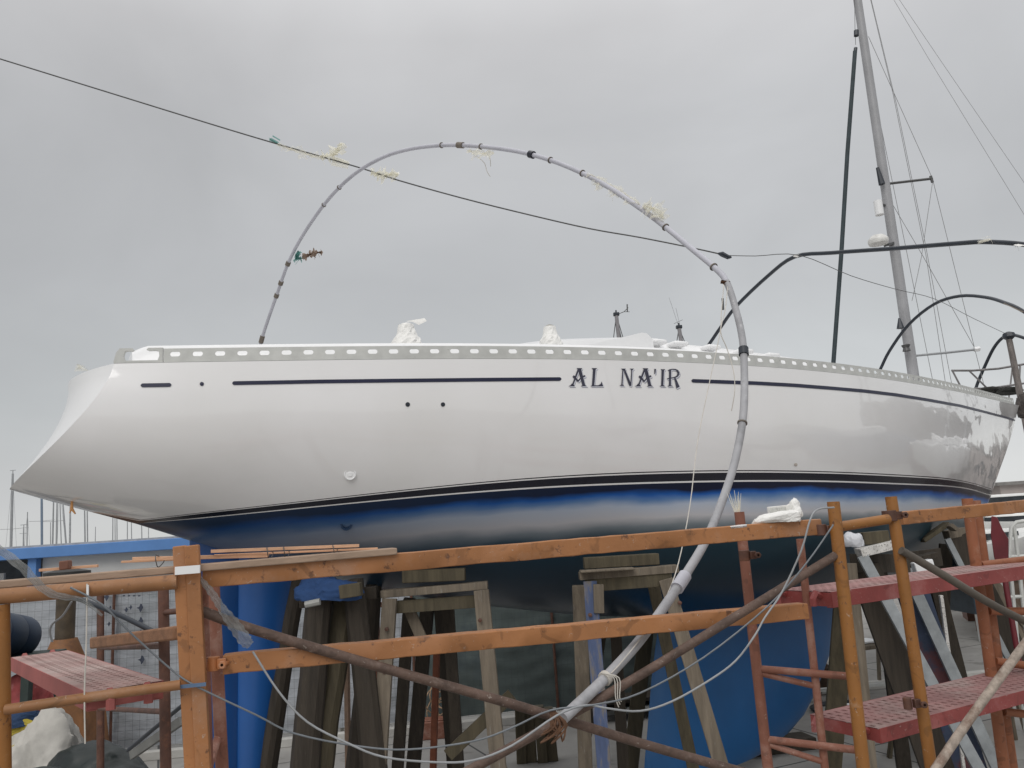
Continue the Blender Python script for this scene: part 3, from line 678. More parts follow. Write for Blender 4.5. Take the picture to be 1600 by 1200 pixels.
# welded ladder frames
def frame(label, members, m, base):
    o = empty('ladder_section', base, label, 'scaffold frame', 'welded ladder frames of the scaffold')
    for nm, r, pts in members:
        w = [P(*q) if len(q) == 3 else PS(q[0], q[1], .3) for q in pts]
        if nm in ('stile',):
            a, b = w[0], w[-1]; w = [a, a+(b-a)*((0-a.z)/(b.z-a.z))]
        mb = MB(); mb.tube(w, r, 12); mb.build(nm, m, o)
    return o
Yf = 3.95
M_pk = mat('pinkish_steel', (.24, .095, .06), .6, .18, 6, spots=((.45, .33, .28), 6, .52, .2, .5), spots2=(RUST, 30, .62, .1, .7), bump=.15)
p = P(1200, 1200, Yf)
frame('pinkish ladder frame standing in front of the keel', [('stile', .025, [(1155, 800, Yf), (1200, 1200, Yf)]), ('stile', .018, [(1250, 842, Yf-.1), (1289, 1200, Yf-.1)]),
    ('rung', .017, [(1186, 1045, Yf), (1330, 1057, Yf-.2)]), ('brace', .014, [(1188, 1052, Yf), (1273, 1072, Yf-.1)]), ('rung', .017, [(1196, 1155, Yf), (1340, 1172, Yf-.2)]), ('brace', .014, [(1198, 1162, Yf), (1285, 1190, Yf-.1)])], M_pk, (p.x, p.y, 0))
Yg = 4.7; p = P(1560, 1150, Yg)
M_or2 = mat('orange_frame_steel', (.28, .10, .045), .6, .15, 6, spots=((.45, .30, .22), 5, .55, .15, .5), spots2=(RUST, 30, .62, .1, .7), bump=.15)
frame('orange double tube frame behind the red walkways below the bow', [('stile', .03, [(1511, 779, Yg), (1562, 1150, Yg)]), ('stile', .028, [(1524, 782, Yg+.12), (1575, 1150, Yg+.12)]),
    ('rung', .022, [(1533, 883, Yg), (1660, 868, Yg+.1)]), ('rung', .022, [(1545, 955, Yg), (1660, 955, Yg+.1)]), ('rung', .022, [(1555, 1033, Yg), (1660, 1048, Yg+.1)]), ('rung', .022, [(1568, 1112, Yg), (1660, 1122, Yg+.1)])], M_or2, (p.x, p.y, 0))
Yh = 4.1; p = P(257, 1200, Yh)
frame('dark brown ladder frame behind the pink walkway at the left', [('stile', .026, [(255, 900, Yh), (259, 1200, Yh)]), ('stile', .024, [(157, 915, Yh+1.6), (157, 1180, Yh+1.6)]),
    ('rung', .014, [(157, 1107, Yh+1.5), (256, 1112, Yh)]), ('rung', .014, [(257, 957, Yh), (284, 954, Yh-.2)]), ('rung', .016, [(157, 1012, Yh+1.5), (256, 1009, Yh)])], M_brw, (p.x, p.y, 0))
Yk = 3.5; p = P(335, 1200, Yk)
frame('reddish narrow frame just right of the paired orange posts', [('stile', .026, [(333, 905, Yk), (347, 1200, Yk)]), ('stile', .022, [(316, 905, Yk-.3), (324, 1200, Yk-.3)]), ('rung', .018, [(320, 1037, Yk-.2), (345, 1035, Yk)]), ('brace', .016, [(326, 1200, Yk-.2), (341, 1150, Yk)])], M_pk, (p.x, p.y, 0))
# timber ledger behind the pink walkway
mb = MB(); mb.beam(P(150, 1004, 4.7), P(283, 988, 3.7), .07, .062); tag(mb.build('timber_beam', mat('brown_timber', (.23, .115, .06), .8, .3, 3, (1, 6, 6), bump=.3), bevel=.01), 'short brown timber beam tied to the dark ladder frame', 'timber')
# perforated red walkways
def walkway(name, ctr0, d, L, w, zt, m, mp_, label, grp, skirt=.055):
    d = Vector(d).normalized(); n = Vector((d.y, -d.x, 0)); o = empty(name, ctr0, label, 'walkway', grp)
    c0_ = Vector(ctr0)
    def q(a, b, z): return c0_+d*a+n*b+Vector((0, 0, z))
    mb = MB(); nl = int(L/.05); rowsn = 6; cw = (w-.05)/rowsn
    for i in range(nl):
        for j in range(rowsn):
            a0, a1 = i*.05, (i+1)*.05; b0 = -w/2+.025+j*cw; b1 = b0+cw; ia0, ia1 = a0+.013+(.0 if j % 2 else 0), a1-.017; ib0, ib1 = b0+cw*.2, b1-cw*.2
            if j in (2, 3): ia0 = a0+.02; ia1 = a1-.02
            vs = [q(a0, b0, 0), q(a1, b0, 0), q(a1, b1, 0), q(a0, b1, 0), q(ia0, ib0, 0), q(ia1, ib0, 0), q(ia1, ib1, 0), q(ia0, ib1, 0), q(ia0, ib0, -.014), q(ia1, ib0, -.014), q(ia1, ib1, -.014), q(ia0, ib1, -.014)]
            mb.add(vs, [(0, 1, 5, 4), (1, 2, 6, 5), (2, 3, 7, 6), (3, 0, 4, 7), (4, 5, 9, 8), (5, 6, 10, 9), (6, 7, 11, 10), (7, 4, 8, 11)])
    LL = nl*.05
    mb.add([q(0, -w/2, 0), q(LL, -w/2, 0), q(LL, -w/2+.025, 0), q(0, -w/2+.025, 0)], [(0, 1, 2, 3)]); mb.add([q(0, w/2-.025, 0), q(LL, w/2-.025, 0), q(LL, w/2, 0), q(0, w/2, 0)], [(0, 1, 2, 3)])
    mb.build('deck_plate', mp_, o, smooth=False)
    for s in (-1, 1):
        sb = MB(); sb.beam(q(0, s*(w/2+.002), -skirt/2), q(LL, s*(w/2+.002), -skirt/2), .004, skirt); sb.beam(q(0, s*(w/2-.015), -skirt), q(LL, s*(w/2-.015), -skirt), .03, .004); sb.build('side_flange', m, o, smooth=False)
    for a in (0, LL):
        sb = MB(); sb.beam(q(a, -w/2, -skirt/2), q(a, w/2, -skirt/2), .004, skirt*.9)
        for b in (-w/2+.06, w/2-.06):
            e_ = -.05 if a == 0 else .05
            sb.tube([q(a, b, -.02), q(a+e_*.6, b, -.005), q(a+e_, b, -.03), q(a+e_, b, -.06)], .016, 6)
        sb.build('end_hook', m, o, smooth=False)
    return o
# direction of right walkways = along the yacht
dR = (math.cos(R(29)), math.sin(R(29)), 0)
a = PS(1328, 921, .20); zt = a.z; nrm = Vector((dR[1], -dR[0], 0))
st = a-nrm*.165-Vector(dR)*.13
walkway('red_walkway', (st.x, st.y, zt), dR, 3.0, .33, 0, M_red, M_pink, 'upper red perforated scaffold walkway at the right', 'red perforated walkways', .068)
a = PS(1357, 1143, .15); st = a-nrm*.19+Vector(dR)*.07
walkway('red_walkway', (st.x, st.y, a.z), dR, 3.0, .38, 0, M_red, M_pink, 'lower red perforated scaffold walkway at the right', 'red perforated walkways', .06)
# left pink walkway runs away from the camera
zl = PS(195, 1072, .05).z
A_ = PZ(131, 1079, zl); B_ = PZ(262, 1066, zl); C_ = PZ(22, 1028, zl); D_ = PZ(97, 1014, zl)
mid = (A_+B_)/2; far = (C_+D_)/2; dd = (far-mid); wl = (B_-A_).length
dn = dd.normalized(); wl = abs((B_-A_).dot(Vector((dn.y, -dn.x, 0))))
walkway('red_walkway', mid, dd, dd.length, wl, 0, mat('dull_red_steel', (.30, .085, .075), .7, .2, 5), mat('chalky_pink_steel', (.36, .23, .21), .85, .25, 5, spots=((.42, .36, .33), 3, .45, .25, .8), spots2=((.16, .08, .06), 16, .60, .1, .5)), 'chalky pink perforated walkway at the left above the bags', 'red perforated walkways', .06)
# planks and sticks
beamps('plank', (-60, 918), (617, 861), .12, .20, .026, M_plank, 'long weathered grey plank lying on top of the left rail and the upper beam', 'plank')
beamps('wood_block', (95, 884), (110, 882), .12, .05, .032, mat('dark_block', (.20, .09, .06), .8), 'small dark red wood block standing on the left plank', 'wood block')
GS = 'thin peach laths lying on the plank'
beamps('lath', (62, 891), (153, 884), .14, .02, .010, M_stick, 'short thin lath beside the dark red block', 'lath', GS, .001)
beamps('lath', (208, 873.5), (420, 868), .12, .03, .014, M_stick, 'lower lath on the plank passing behind the paired posts', 'lath', GS, .001)
beamps('lath', (330, 861.5), (561, 852.5), .10, .025, .012, M_stick, 'top lath of the bundle wired together on the plank', 'lath', GS, .001)
beamps('lath', (335, 868), (590, 857), .16, .02, .008, M_stick, 'slim pale lath sticking out past the end of the bundle', 'lath', GS, .001)
beamps('lath', (190, 878), (345, 871), .17, .02, .008, M_stick, 'frayed lath end pointing left on the plank', 'lath', GS, .001)
for x, y, l in ((243, 872, 'first'), (417, 861, ''), (443, 860, ''), (520, 857, '')):
    a = PS(x, y-5, .085); mb = MB(); mb.tube(smoothpts([a, a+Vector((.006, -.01, -.02)), a+Vector((.002, .02, -.045)), a+Vector((.002, .07, -.02)), a], 4), .0018, 5)
    o = mb.build('wire_tie', M_wire); tag(o, 'dark wire tie around the lath bundle on the plank', 'wire tie', 'wire ties round the laths')
# blocks and packets on the upper beam
beamps('tape_block', (1136, 825), (1162, 822), .07, .06, .014, M_white, 'small white block on the upper beam beside the pinkish post', 'block', None, .002)
def crumple(name, pts, r, m, label, cat, seed, n=60, flat=1.0):
    """closed crumpled lump through a list of 3D centres"""
    random.seed(seed); bm = bmesh.new(); bmesh.ops.create_icosphere(bm, subdivisions=5, radius=1.0); mb = MB()
    c, sx, sy, sz = pts
    off = [(random.uniform(2, 5), random.uniform(0, 6), Vector((random.uniform(-1, 1), random.uniform(-1, 1), random.uniform(-1, 1))).normalized(), random.uniform(.3*r, r)) for _ in range(8)]
    for v in bm.verts:
        d = v.co.normalized(); k = 1.0
        for fq, ph, ax_, am in off:
            k += am*.8*math.sin(fq*d.dot(ax_)+ph)
            w_ = math.sin(fq*2.6*(d.dot(ax_)+.25*math.sin(3*d.x+ph))+ph); k += am*.28*(1-abs(w_))**3
        v.co = Vector((d.x*sx*k, d.y*sy*k, max(d.z, -.35)*sz*k))
    mb.add([c+v.co for v in bm.verts], [[v.index for v in f.verts] for f in bm.faces]); bm.free()
    return tag(mb.build(name, m, ang=50), label, cat)
c = PS(1215, 812, .06); crumple('plastic_bag', (c, .10, .05, .035), .16, M_filmw, 'crumpled white plastic bag lying on the upper orange beam', 'plastic bag', 4)
c = PS(1240, 800, .08); crumple('plastic_bag', (c, .03, .03, .05), .2, M_filmw, 'small upright crumpled white film behind the bag on the beam', 'plastic bag', 6)
mb = MB(); mb.beam(PS(1201, 800, .10), PS(1231, 797, .10), .02, .045); mb.beam(PS(1203, 800, .085), PS(1216, 799, .085), .004, .035, m=1); mb.beam(PS(1218, 799, .085), PS(1229, 798, .085), .004, .035, m=1)
tag(mb.build('paint_tray', [M_filmw, mat('tray_grey', (.5, .5, .47), .7, .2, 60)], bevel=.003), 'white framed plastic tray upright behind the bag on the beam', 'tray')
mb = MB(); c = P(1153, 798, Yf)
for k in range(8):
    a = random.uniform(-1.2, 1.2); mb.tube([c+Vector((a*.01, 0, -.02)), c+Vector((a*.04, random.uniform(-.02, .02), random.uniform(.02, .10)))], [.004, .001], 4)
tag(mb.build('frayed_film', M_film), 'frayed clear film tuft sticking out of the pinkish post top', 'plastic film')

# ------------------------------------------------------------------ cables, strings, wires
GC = 'cables strung across the scaffold'
ptube('cable', [(1303, 793, 3.4), (1278, 796, 3.35), (1266, 812, 3.3), (1252, 860, 3.3), (1222, 925, 3.3), (1195, 965, 3.25), (1180, 992, 3.2), (1150, 1032, 3.2), (1110, 1062, 3.15), (1050, 1096, 3.1), (1000, 1111, 3.1), (950, 1107, 3.05), (915, 1102, 3.05), (870, 1118, 3.0), (800, 1165, 2.95), (740, 1188, 2.95), (680, 1191, 2.95), (600, 1183, 2.95), (545, 1162, 2.95), (480, 1128, 2.95), (435, 1080, 2.95), (395, 1018, 2.95)], .0038, M_cablel, 'light grey cable drooping from the thick post across to the left film sleeve', 'cable', GC, n=8)
ptube('cable', [(1302, 820, 3.4), (1260, 880, 3.35), (1200, 947, 3.3), (1100, 1027, 3.2), (1000, 1083, 3.1), (930, 1101, 3.05), (860, 1110, 3.05), (800, 1137, 3.0), (740, 1158, 3.0), (640, 1171, 3.0), (560, 1166, 3.0), (460, 1146, 3.0), (400, 1117, 2.95), (310, 1074, 2.9), (270, 1048, 2.9), (200, 985, 2.85), (160, 945, 2.8), (110, 918, 2.78)], .0035, M_cable, 'thin dark grey cable from the thick post to the far left', 'cable', GC, n=8)
def ribbon(name, pts, w, m, label, cat, th=.0008):
    mb = MB(); w3 = smoothpts([P(*q[:3]) for q in pts], 9); ws = [q[3] for q in pts]; vs = []; C_ = 8; random.seed(len(label))
    ph = [random.uniform(0, 6) for _ in range(4)]
    for i, p in enumerate(w3):
        t = (w3[min(i+1, len(w3)-1)]-w3[max(i-1, 0)]).normalized(); n = t.cross((p-CAM).normalized()).normalized(); f2 = t.cross(n); ww = lerp([(k*9, x) for k, x in enumerate(ws)], i)*1.25
        for c in range(C_+1):
            q = c/C_-.5; vs.append(p+n*q*ww*(1+.12*math.sin(i*1.7+ph[0]+c))+f2*ww*(.16*math.sin(c*2.1+i*.25+ph[1])+.1*math.sin(c*1.1-i*.5+ph[2])))
    k = len(w3); n = C_+1; mb.add(vs, [(n*i+j, n*i+j+1, n*i+j+1+n, n*i+j+n) for i in range(k-1) for j in range(C_)]); o = mb.build(name, m, ang=80)
    return tag(o, label, cat)
M_sleeve = mat('milky_sleeve', (.40, .42, .42), .3, .3, 15, alpha=.62, bump=.5)
ribbon('film_strip', [(-30, 838, 2.7, .020), (30, 882, 2.7, .022), (75, 925, 2.75, .020), (110, 918, 2.75, .02)][:3]+[(128, 938, 2.78, .012), (160, 962, 2.8, .006)], 0, M_sleeve, 'milky plastic strip slanting down from the left edge over the rail', 'plastic film')
ribbon('film_sleeve', [(312, 903, 2.93, .012), (330, 925, 2.93, .02), (345, 948, 2.93, .022), (365, 975, 2.93, .034), (383, 1000, 2.93, .036), (392, 1008, 2.93, .02)], 0, M_sleeve, 'milky film sleeve hanging from the paired posts around a cable', 'plastic film')
ribbon('film_strip', [(80, 918, 3.0, .02), (150, 908, 3.0, .03), (220, 904, 3.0, .025), (274, 895, 3.0, .02)], 0, M_sleeve, 'loose milky film lying between the left plank and the round rail', 'plastic film')
ptube('string', [(136, 912), (135, 1000), (132, 1080), (133, 1162)], .0025, M_string, 'pale string hanging plumb from the left round rail', 'string', 'strings', -.04, n=6, sm=3)
ptube('string', [(112, 940, 3.1), (98, 962, 3.1), (82, 975, 3.1), (78, 988, 3.1), (82, 1003, 3.1)], .004, M_cablel, 'pale loop of cord below the left round rail', 'string', 'strings', n=6)
ptube('rail_tie', [(137, 914), (137, 930)], .004, M_white, 'white tie around the left round rail', 'tie', None, -.045)
mb = MB(); mb.beam(P(282, 1073, 2.88), P(322, 1069, 2.9), .006, .012); tag(mb.build('cord_wrap', mat('blue_cord', (.10, .16, .26), .7)), 'blue grey cord wrapped round the paired orange posts', 'cord')
ptube('bent_rod', [(108, 930, 4.4), (180, 958, 4.3), (240, 987, 4.2)], .014, M_black, 'black rod slanting behind the left round rail', 'rod', 'dark rods at the left', n=8)
ptube('bent_rod', [(200, 1172, 5.0), (284, 1103, 4.6)], .012, M_black, 'black rod slanting low beside the paired posts', 'rod', 'dark rods at the left', n=8)
mb = MB(); mb.beam(P(206, 1180, 5.4), P(284, 1126, 5.0), .03, .05); tag(mb.build('grey_batten', mat('grey_batten', (.17, .17, .16), .7)), 'grey batten slanting low beside the paired posts', 'batten')

# ------------------------------------------------------------------ tent hoops and rigging over the yacht
ARC = [(880, 1122, 3.12), (925, 1080, 3.25), (960, 1045, 3.35), (1000, 1000, 3.5), (1040, 945, 3.65), (1070, 900, 3.8), (1100, 850, 3.95), (1122, 800, 4.1), (1143, 740, 4.25), (1155, 690, 4.35), (1162, 640, 4.45), (1163, 580, 4.6), (1160, 530, 4.7), (1150, 485, 4.8), (1135, 440, 4.9), (1115, 417, 5.0), (1080, 388, 5.15), (1040, 355, 5.35), (1000, 325, 5.5), (950, 292, 5.75), (900, 266, 6.0), (850, 247, 6.25), (800, 235, 6.5), (740, 228, 6.8), (690, 227, 7.05), (640, 233, 7.35), (600, 245, 7.6), (562, 266, 7.9), (530, 293, 8.2), (500, 328, 8.5), (470, 373, 8.8), (450, 412, 9.0), (432, 462, 9.25), (417, 505, 9.4), (407, 538, 9.5), (396, 590, 9.6), (385, 680, 9.7)]
hoop = empty('tent_hoop', P(880, 1122, 3.12), 'tall grey plastic pipe arch curving over the white yacht from the scaffold', 'tent hoop', 'tent hoops over the yachts')
w = smoothpts([P(*q) for q in ARC], 5); i1 = 14*5; i2 = 22*5
mb = MB(); mb.tube(w[:i1+1], .0215, 14, cap=True); mb.build('pipe', M_pvc, hoop)['label'] = 'matt grey lower pipe length'
mb = MB(); mb.tube(w[i1-3:], .0195, 14); mb.build('pipe', M_pvcw, hoop)['label'] = 'paler upper pipe length'
def band(t, L, r, m, name='tape_wrap', lab=None):
    i = int(t*5); mb = MB(); k = max(1, int(L)); mb.tube(w[i:i+k+1], r, 12); o = mb.build(name, m, hoop)
    if lab: o['label'] = lab
def ringat(px, py, L, r, m, name='tape_wrap'):
    i = min(range(len(w)), key=lambda k: (proj(w[k])[0]-px)**2+(proj(w[k])[1]-py)**2)
    d = (w[min(i+1, len(w)-1)]-w[i-1]).normalized(); mb = MB(); mb.tube([w[i]-d*L/2, w[i]+d*L/2], r, 12); return mb.build(name, m, hoop)
for px, py, L in ((717, 227, .075), (452, 411, .05), (441, 437, .05), (432, 463, .05), (408, 531, .09)): ringat(px, py, L, .029, M_tape)
ringat(1162, 553, .05, .03, M_black); ringat(829, 242, .05, .033, M_navy)
for px, py in ((688, 227), (747, 229), (862, 251), (914, 273), (1041, 355), (1116, 418), (1160, 657), (508, 318), (527, 294)): ringat(px, py, .008, .028, M_tape, 'cable_tie')
ringat(1068, 908, .10, .031, M_pvcw, 'pipe_sleeve'); ringat(945, 1061, .02, .029, M_string, 'string_tie')
def rags(pts, m, name, label, cat, grp, seed, spread=.05, hang=.1, n=14, s=.05):
    """thin torn film: crumpled sheets with ragged edges following a path, and a few loose tails"""
    random.seed(seed); mb = MB(); w3 = smoothpts([P(*q) for q in pts], 14); k = len(w3)
    for sh in range(2):
        ph = [random.uniform(0, 6.3) for _ in range(6)]; rows_ = 5; vs = []; side = random.choice((-1, 1)) if hang < .03 else (-1 if sh else 1)
        for i, p in enumerate(w3):
            t = (w3[min(i+1, k-1)]-w3[max(i-1, 0)]).normalized(); upv = t.cross(Vector((0, 1, 0))).normalized(); upv = upv if upv.z > 0 else -upv
            if abs(t.z) > .85: upv = Vector((1, 0, 0))*side
            e_ = math.sin(math.pi*(i+.5)/k)**.5; wd = s*1.5*(.55+.45*math.sin(i*.55+ph[0])+.35*math.sin(i*1.7+ph[1]))*e_+s*.1
            for r_ in range(rows_+1):
                q = r_/rows_-.25
                vs.append(p+upv*wd*q*(1.1 if side > 0 else -1.1)+Vector((0, 1, 0))*s*.4*math.sin(r_*1.7+i*.45+ph[2])+t*s*.35*q*math.sin(i*.8+ph[3])+Vector((random.uniform(-1, 1), 0, random.uniform(-1, 1)))*s*.02*(r_ > 1))
        w_ = rows_+1; fs = [(i*w_+j, i*w_+j+1, (i+1)*w_+j+1, (i+1)*w_+j) for i in range(k-1) for j in range(rows_) if not (j >= rows_-2 and random.random() < .25)]
        mb.add(vs, fs)
    for j in range(max(2, n//4)):
        a = random.choice(w3); d = Vector((random.uniform(-.6, 1), random.uniform(-.3, .3), random.uniform(-1, .5))).normalized(); L_ = s*random.uniform(.8, 1.8)
        mb.tube(smoothpts([a, a+d*L_*.5+Vector((0, 0, -.1*L_)), a+d*L_+Vector((0, 0, -.4*L_))], 3), [.0025, .0025, .002, .002, .0015, .0015, .001], 4, cap=False)
    o = mb.build(name, m, ang=60); return tag(o, label, cat, grp)
GRg = 'torn plastic scraps caught on the hoop and wire'
rags([(434, 226, 8), (470, 238, 8), (500, 246, 8)], M_film, 'plastic_scrap', 'torn clear film wrapped along the long wire left of the grey arch', 'plastic scrap', GRg, 1, .03, .05, 12, .05)
rags([(500, 246, 8), (522, 240, 8), (532, 224, 8)], M_filmt, 'plastic_scrap', 'pale film peak standing up from the wire beside the arch', 'plastic scrap', GRg, 2, .05, .06, 12, .075)
rags([(520, 248, 8), (545, 256, 8)], M_filmt, 'plastic_scrap', 'pale film lump on the wire just left of the arch crossing', 'plastic scrap', GRg, 12, .04, .05, 9, .06)
rags([(580, 270, 8), (600, 274, 8), (622, 272, 8)], M_filmt, 'plastic_scrap', 'feathery pale film tuft on the wire right of the arch crossing', 'plastic scrap', GRg, 3, .08, .12, 20, .075)
rags([(422, 217, 8), (434, 224, 8)], M_teal, 'plastic_scrap', 'small teal film scrap at the left of the long wire', 'plastic scrap', GRg, 4, .02, .02, 6, .035)
rags([(466, 392, 8.9), (462, 402, 8.9), (472, 404, 8.9)], M_teal, 'plastic_scrap', 'teal film knot tied on the left leg of the grey arch', 'plastic scrap', GRg, 5, .03, .05, 9, .05)
rags([(472, 404, 8.9), (488, 396, 8.9), (504, 394, 8.9)], mat('tan_film', (.42, .33, .27), .6, .2, 20), 'plastic_scrap', 'tan film end blowing out from the teal knot', 'plastic scrap', GRg, 6, .02, .02, 10, .05)
rags([(730, 235, 6.9), (752, 240, 6.75), (772, 239, 6.65)], M_film, 'plastic_scrap', 'clear film sagging under the top of the grey arch', 'plastic scrap', GRg, 7, .04, .06, 10, .055)
rags([(918, 272, 5.9), (945, 285, 5.8), (975, 303, 5.65), (1000, 320, 5.5)], M_film, 'plastic_scrap', 'long clear film lying along the right shoulder of the grey arch', 'plastic scrap', GRg, 8, .03, .0, 14, .065)
rags([(1005, 322, 5.45), (1020, 325, 5.4), (1038, 342, 5.35)], M_film, 'plastic_scrap', 'clear film bulge near the lower right shoulder of the grey arch', 'plastic scrap', GRg, 9, .03, .0, 12, .075)
rags([(1126, 440, 4.88), (1140, 440, 4.88)], M_twine, 'twine_knot', 'brown twine knot on the right shoulder of the grey arch', 'twine', None, 10, .02, .05, 8, .02)
mb = MB(); c = P(872, 1122, 3.08)
for k in range(9):
    a = k*.7; mb.tube(smoothpts([c+Vector((-.02+.01*math.sin(a), -.02, .03)), c+Vector((.03*math.cos(a), -.03, -.02)), c+Vector((-.03+.04*math.sin(a*2), -.02, -.06-.02*math.cos(a))), c+Vector((.02*math.cos(a*2), .0, -.02)), c+Vector((-.02+.01*math.sin(a), -.02, .03))], 4), .0035, 5)
tag(mb.build('twine_lashing', M_twine), 'brown twine lashing tying the arch foot to the rusty brace', 'twine')
mb = MB(); c = P(950, 1058, 3.3)
for k in range(3): mb.tube(smoothpts([c+Vector((-.02, -.03, .02)), c+Vector((.02+.01*k, -.03, .0)), c+Vector((.02+.008*k, -.03, -.07)), c+Vector((.03+.006*k, -.02, -.11+.01*k))], 4), .0022, 5)
tag(mb.build('string_bow', M_string), 'white string bow tied low on the grey arch', 'string')
ptube('string', [(1131, 445, 4.8), (1127, 490, 4.7), (1125, 520, 4.6), (1108, 600, 4.45), (1090, 690, 4.3), (1078, 790, 4.1), (1060, 880, 3.9), (1040, 935, 3.7), (1010, 985, 3.5), (975, 1030, 3.35), (955, 1052, 3.3)], .0028, M_string, 'thin white string stretched beside the grey arch from its shoulder to its foot', 'string', 'strings', n=6)
ptube('string', [(1137, 448, 4.8), (1133, 485, 4.7), (1126, 518, 4.6), (1136, 545, 4.6), (1146, 580, 4.55), (1148, 610, 4.5), (1143, 642, 4.5)], .0028, M_string, 'loose white string end dangling beside the grey arch', 'string', 'strings', n=6)
mb = MB(); mb.tube([P(1129, 466, 4.8), P(1130, 484, 4.8)], .007, 6); tag(mb.build('wire_clip', M_wire), 'small metal clip on the string below the twine knot', 'clip')
ptube('long_wire', [(-60, 74, 8), (0, 92, 8), (165, 143, 8), (330, 194, 8), (430, 224, 8), (562, 262, 8), (620, 281, 8), (720, 309, 8), (820, 334, 8), (920, 357, 8), (1000, 371, 8), (1080, 387, 8), (1130, 398, 8)], .0075, M_wire, 'long dark wire running from the upper left behind the arch', 'wire', 'thin wires', n=6)
ptube('long_wire', [(1132, 399, 8), (1180, 400, 8), (1250, 399, 8.2), (1330, 431, 9), (1400, 452, 10), (1460, 467, 11), (1520, 497, 12.5), (1577, 524, 14)], .004, M_wire, 'thinner pale wire going on to the right between the black hoops', 'wire', 'thin wires', n=6)
mb = MB(); mb.tube([P(1122, 396, 8), P(1128, 397, 8), P(1138, 402, 8), P(1143, 402, 8)], [.01, .03, .025, .008], 8); tag(mb.build('wire_joint', M_black), 'black insulator joining the two wires right of the arch', 'insulator')
ptube('string', [(746, 245, 6.8), (757, 255, 6.8), (761, 268, 6.8), (766, 276, 6.8)], .003, M_string, 'curled string tail under the top of the grey arch', 'string', 'strings', n=5)
ptube('string', [(763, 240, 6.8), (766, 250, 6.8), (766.5, 260, 6.8)], .003, M_string, 'short string tail under the top of the grey arch', 'string', 'strings', n=5)
GH = 'tent hoops over the yachts'
ptube('tent_hoop', [(1085, 570, 12.0), (1110, 535, 11.8), (1125, 513, 11.6), (1150, 479, 11.2), (1200, 431, 10.5), (1242, 401, 9.8), (1300, 395, 9.3), (1400, 388, 8.6), (1500, 380, 8.0), (1540, 378, 7.8), (1600, 382, 7.5), (1660, 396, 7.3), (1740, 440, 7.0)], .025, M_black, 'black pipe hoop running flat to the right below the radar dome', 'tent hoop', GH)
ptube('tent_hoop', [(1360, 605, 15.5), (1375, 578, 15.3), (1390, 548, 15.1), (1420, 507, 14.6), (1460, 475, 14), (1500, 462.5, 13.4), (1540, 464.5, 12.8), (1570, 473, 12.3), (1600, 487, 11.8), (1680, 540, 11.3)], .028, M_black, 'smaller black pipe hoop arching over the bow', 'tent hoop', GH)
ptube('tent_hoop', [(1522, 618, 18), (1527, 600, 18), (1538, 574, 17.8), (1552, 545, 17.5), (1565, 529, 17.2), (1578, 523, 17), (1600, 528, 16.5), (1640, 545, 16)], .034, M_black, 'farthest black hoop at the right edge behind the bow', 'tent hoop', GH)
rags([(1528, 378, 7.75), (1548, 374, 7.7)], M_film, 'plastic_scrap', 'clear film scrap on the flat black hoop at the right', 'plastic scrap', GRg, 21, .03, .03, 8, .04)
rags([(1588, 382, 7.5), (1600, 384, 7.4)], M_filmw, 'plastic_scrap', 'white film scrap on the flat black hoop at the frame edge', 'plastic scrap', GRg, 22, .02, .04, 6, .03)
rags([(1568, 474, 12.2), (1600, 488, 11.7)], M_tape, 'plastic_scrap', 'grey rag wrapped round the right end of the smaller black hoop', 'plastic scrap', GRg, 23, .03, .03, 9, .04)
rags([(1240, 400, 9.7), (1247, 401, 9.7)], M_filmw, 'plastic_scrap', 'white film tie where the wire meets the flat black hoop', 'plastic scrap', GRg, 24, .02, .02, 5, .03)

# ------------------------------------------------------------------ wooden trestles under the hull
def leg(mb, x0, y0, x1, y1, Y0, Y1, w, th=.05, m=0, n=None):
    a = P(x0, y0, Y0); b = P(x1, y1, Y1); g = a+(b-a)*((0-a.z)/(b.z-a.z)); mb.beam(a, g, w, th, up=(0.1, 1, 0), m=m)
GT = 'wooden trestles propping the white yacht'
def trestle(label, Y, top, packs, legs, braces=(), mt=None, thk=.06, dep=.16):
    a = P(top[0], top[1], Y); b = P(top[2], top[3], Y); mt = mt or M_wood
    o = empty('wooden_trestle', ((a.x+b.x)/2, Y, 0), label, 'trestle', GT)
    mb = MB(); mb.beam(a, b, dep, thk); mb.build('top_board', mt, o, bevel=.004)
    for k, (x0, y0, x1, y1, h, dy) in enumerate(packs):
        mb = MB(); mb.beam(P(x0, y0, Y+dy), P(x1, y1, Y+dy), dep*.9, h); mb.build('packing_block', M_woodo if k % 2 == 0 else mt, o, bevel=.006)
    for x0, y0, x1, y1, Y0, Y1, w, m in legs:
        mb = MB(); leg(mb, x0, y0, x1, y1, Y0, Y1, w); mb.build('leg', m, o, bevel=.004)
    for x0, y0, Y0, x1, y1, Y1, w, m in braces:
        mb = MB(); mb.beam(P(x0, y0, Y0), P(x1, y1, Y1), .035, w); mb.build('brace', m, o, bevel=.003)
    return o
trestle('wide grey trestle with pale legs under the hull left of centre', 6.7, (597, 928, 762, 914), [(630, 901, 727, 897, .10, .05)],
    [(609, 935, 592, 1200, 6.6, 6.5, .115, M_wood), (752, 922, 779, 1200, 6.6, 6.5, .12, M_wood), (640, 935, 622, 1190, 7.1, 7.4, .10, M_woodd), (700, 945, 715, 1180, 7.1, 7.4, .10, M_woodd)],
    [(600, 950, 6.68, 765, 938, 6.68, .10, M_woodo), (700, 1180, 7.0, 800, 1085, 7.0, .10, M_woodo), (634, 940, 6.8, 660, 1000, 6.8, .09, M_wood)])
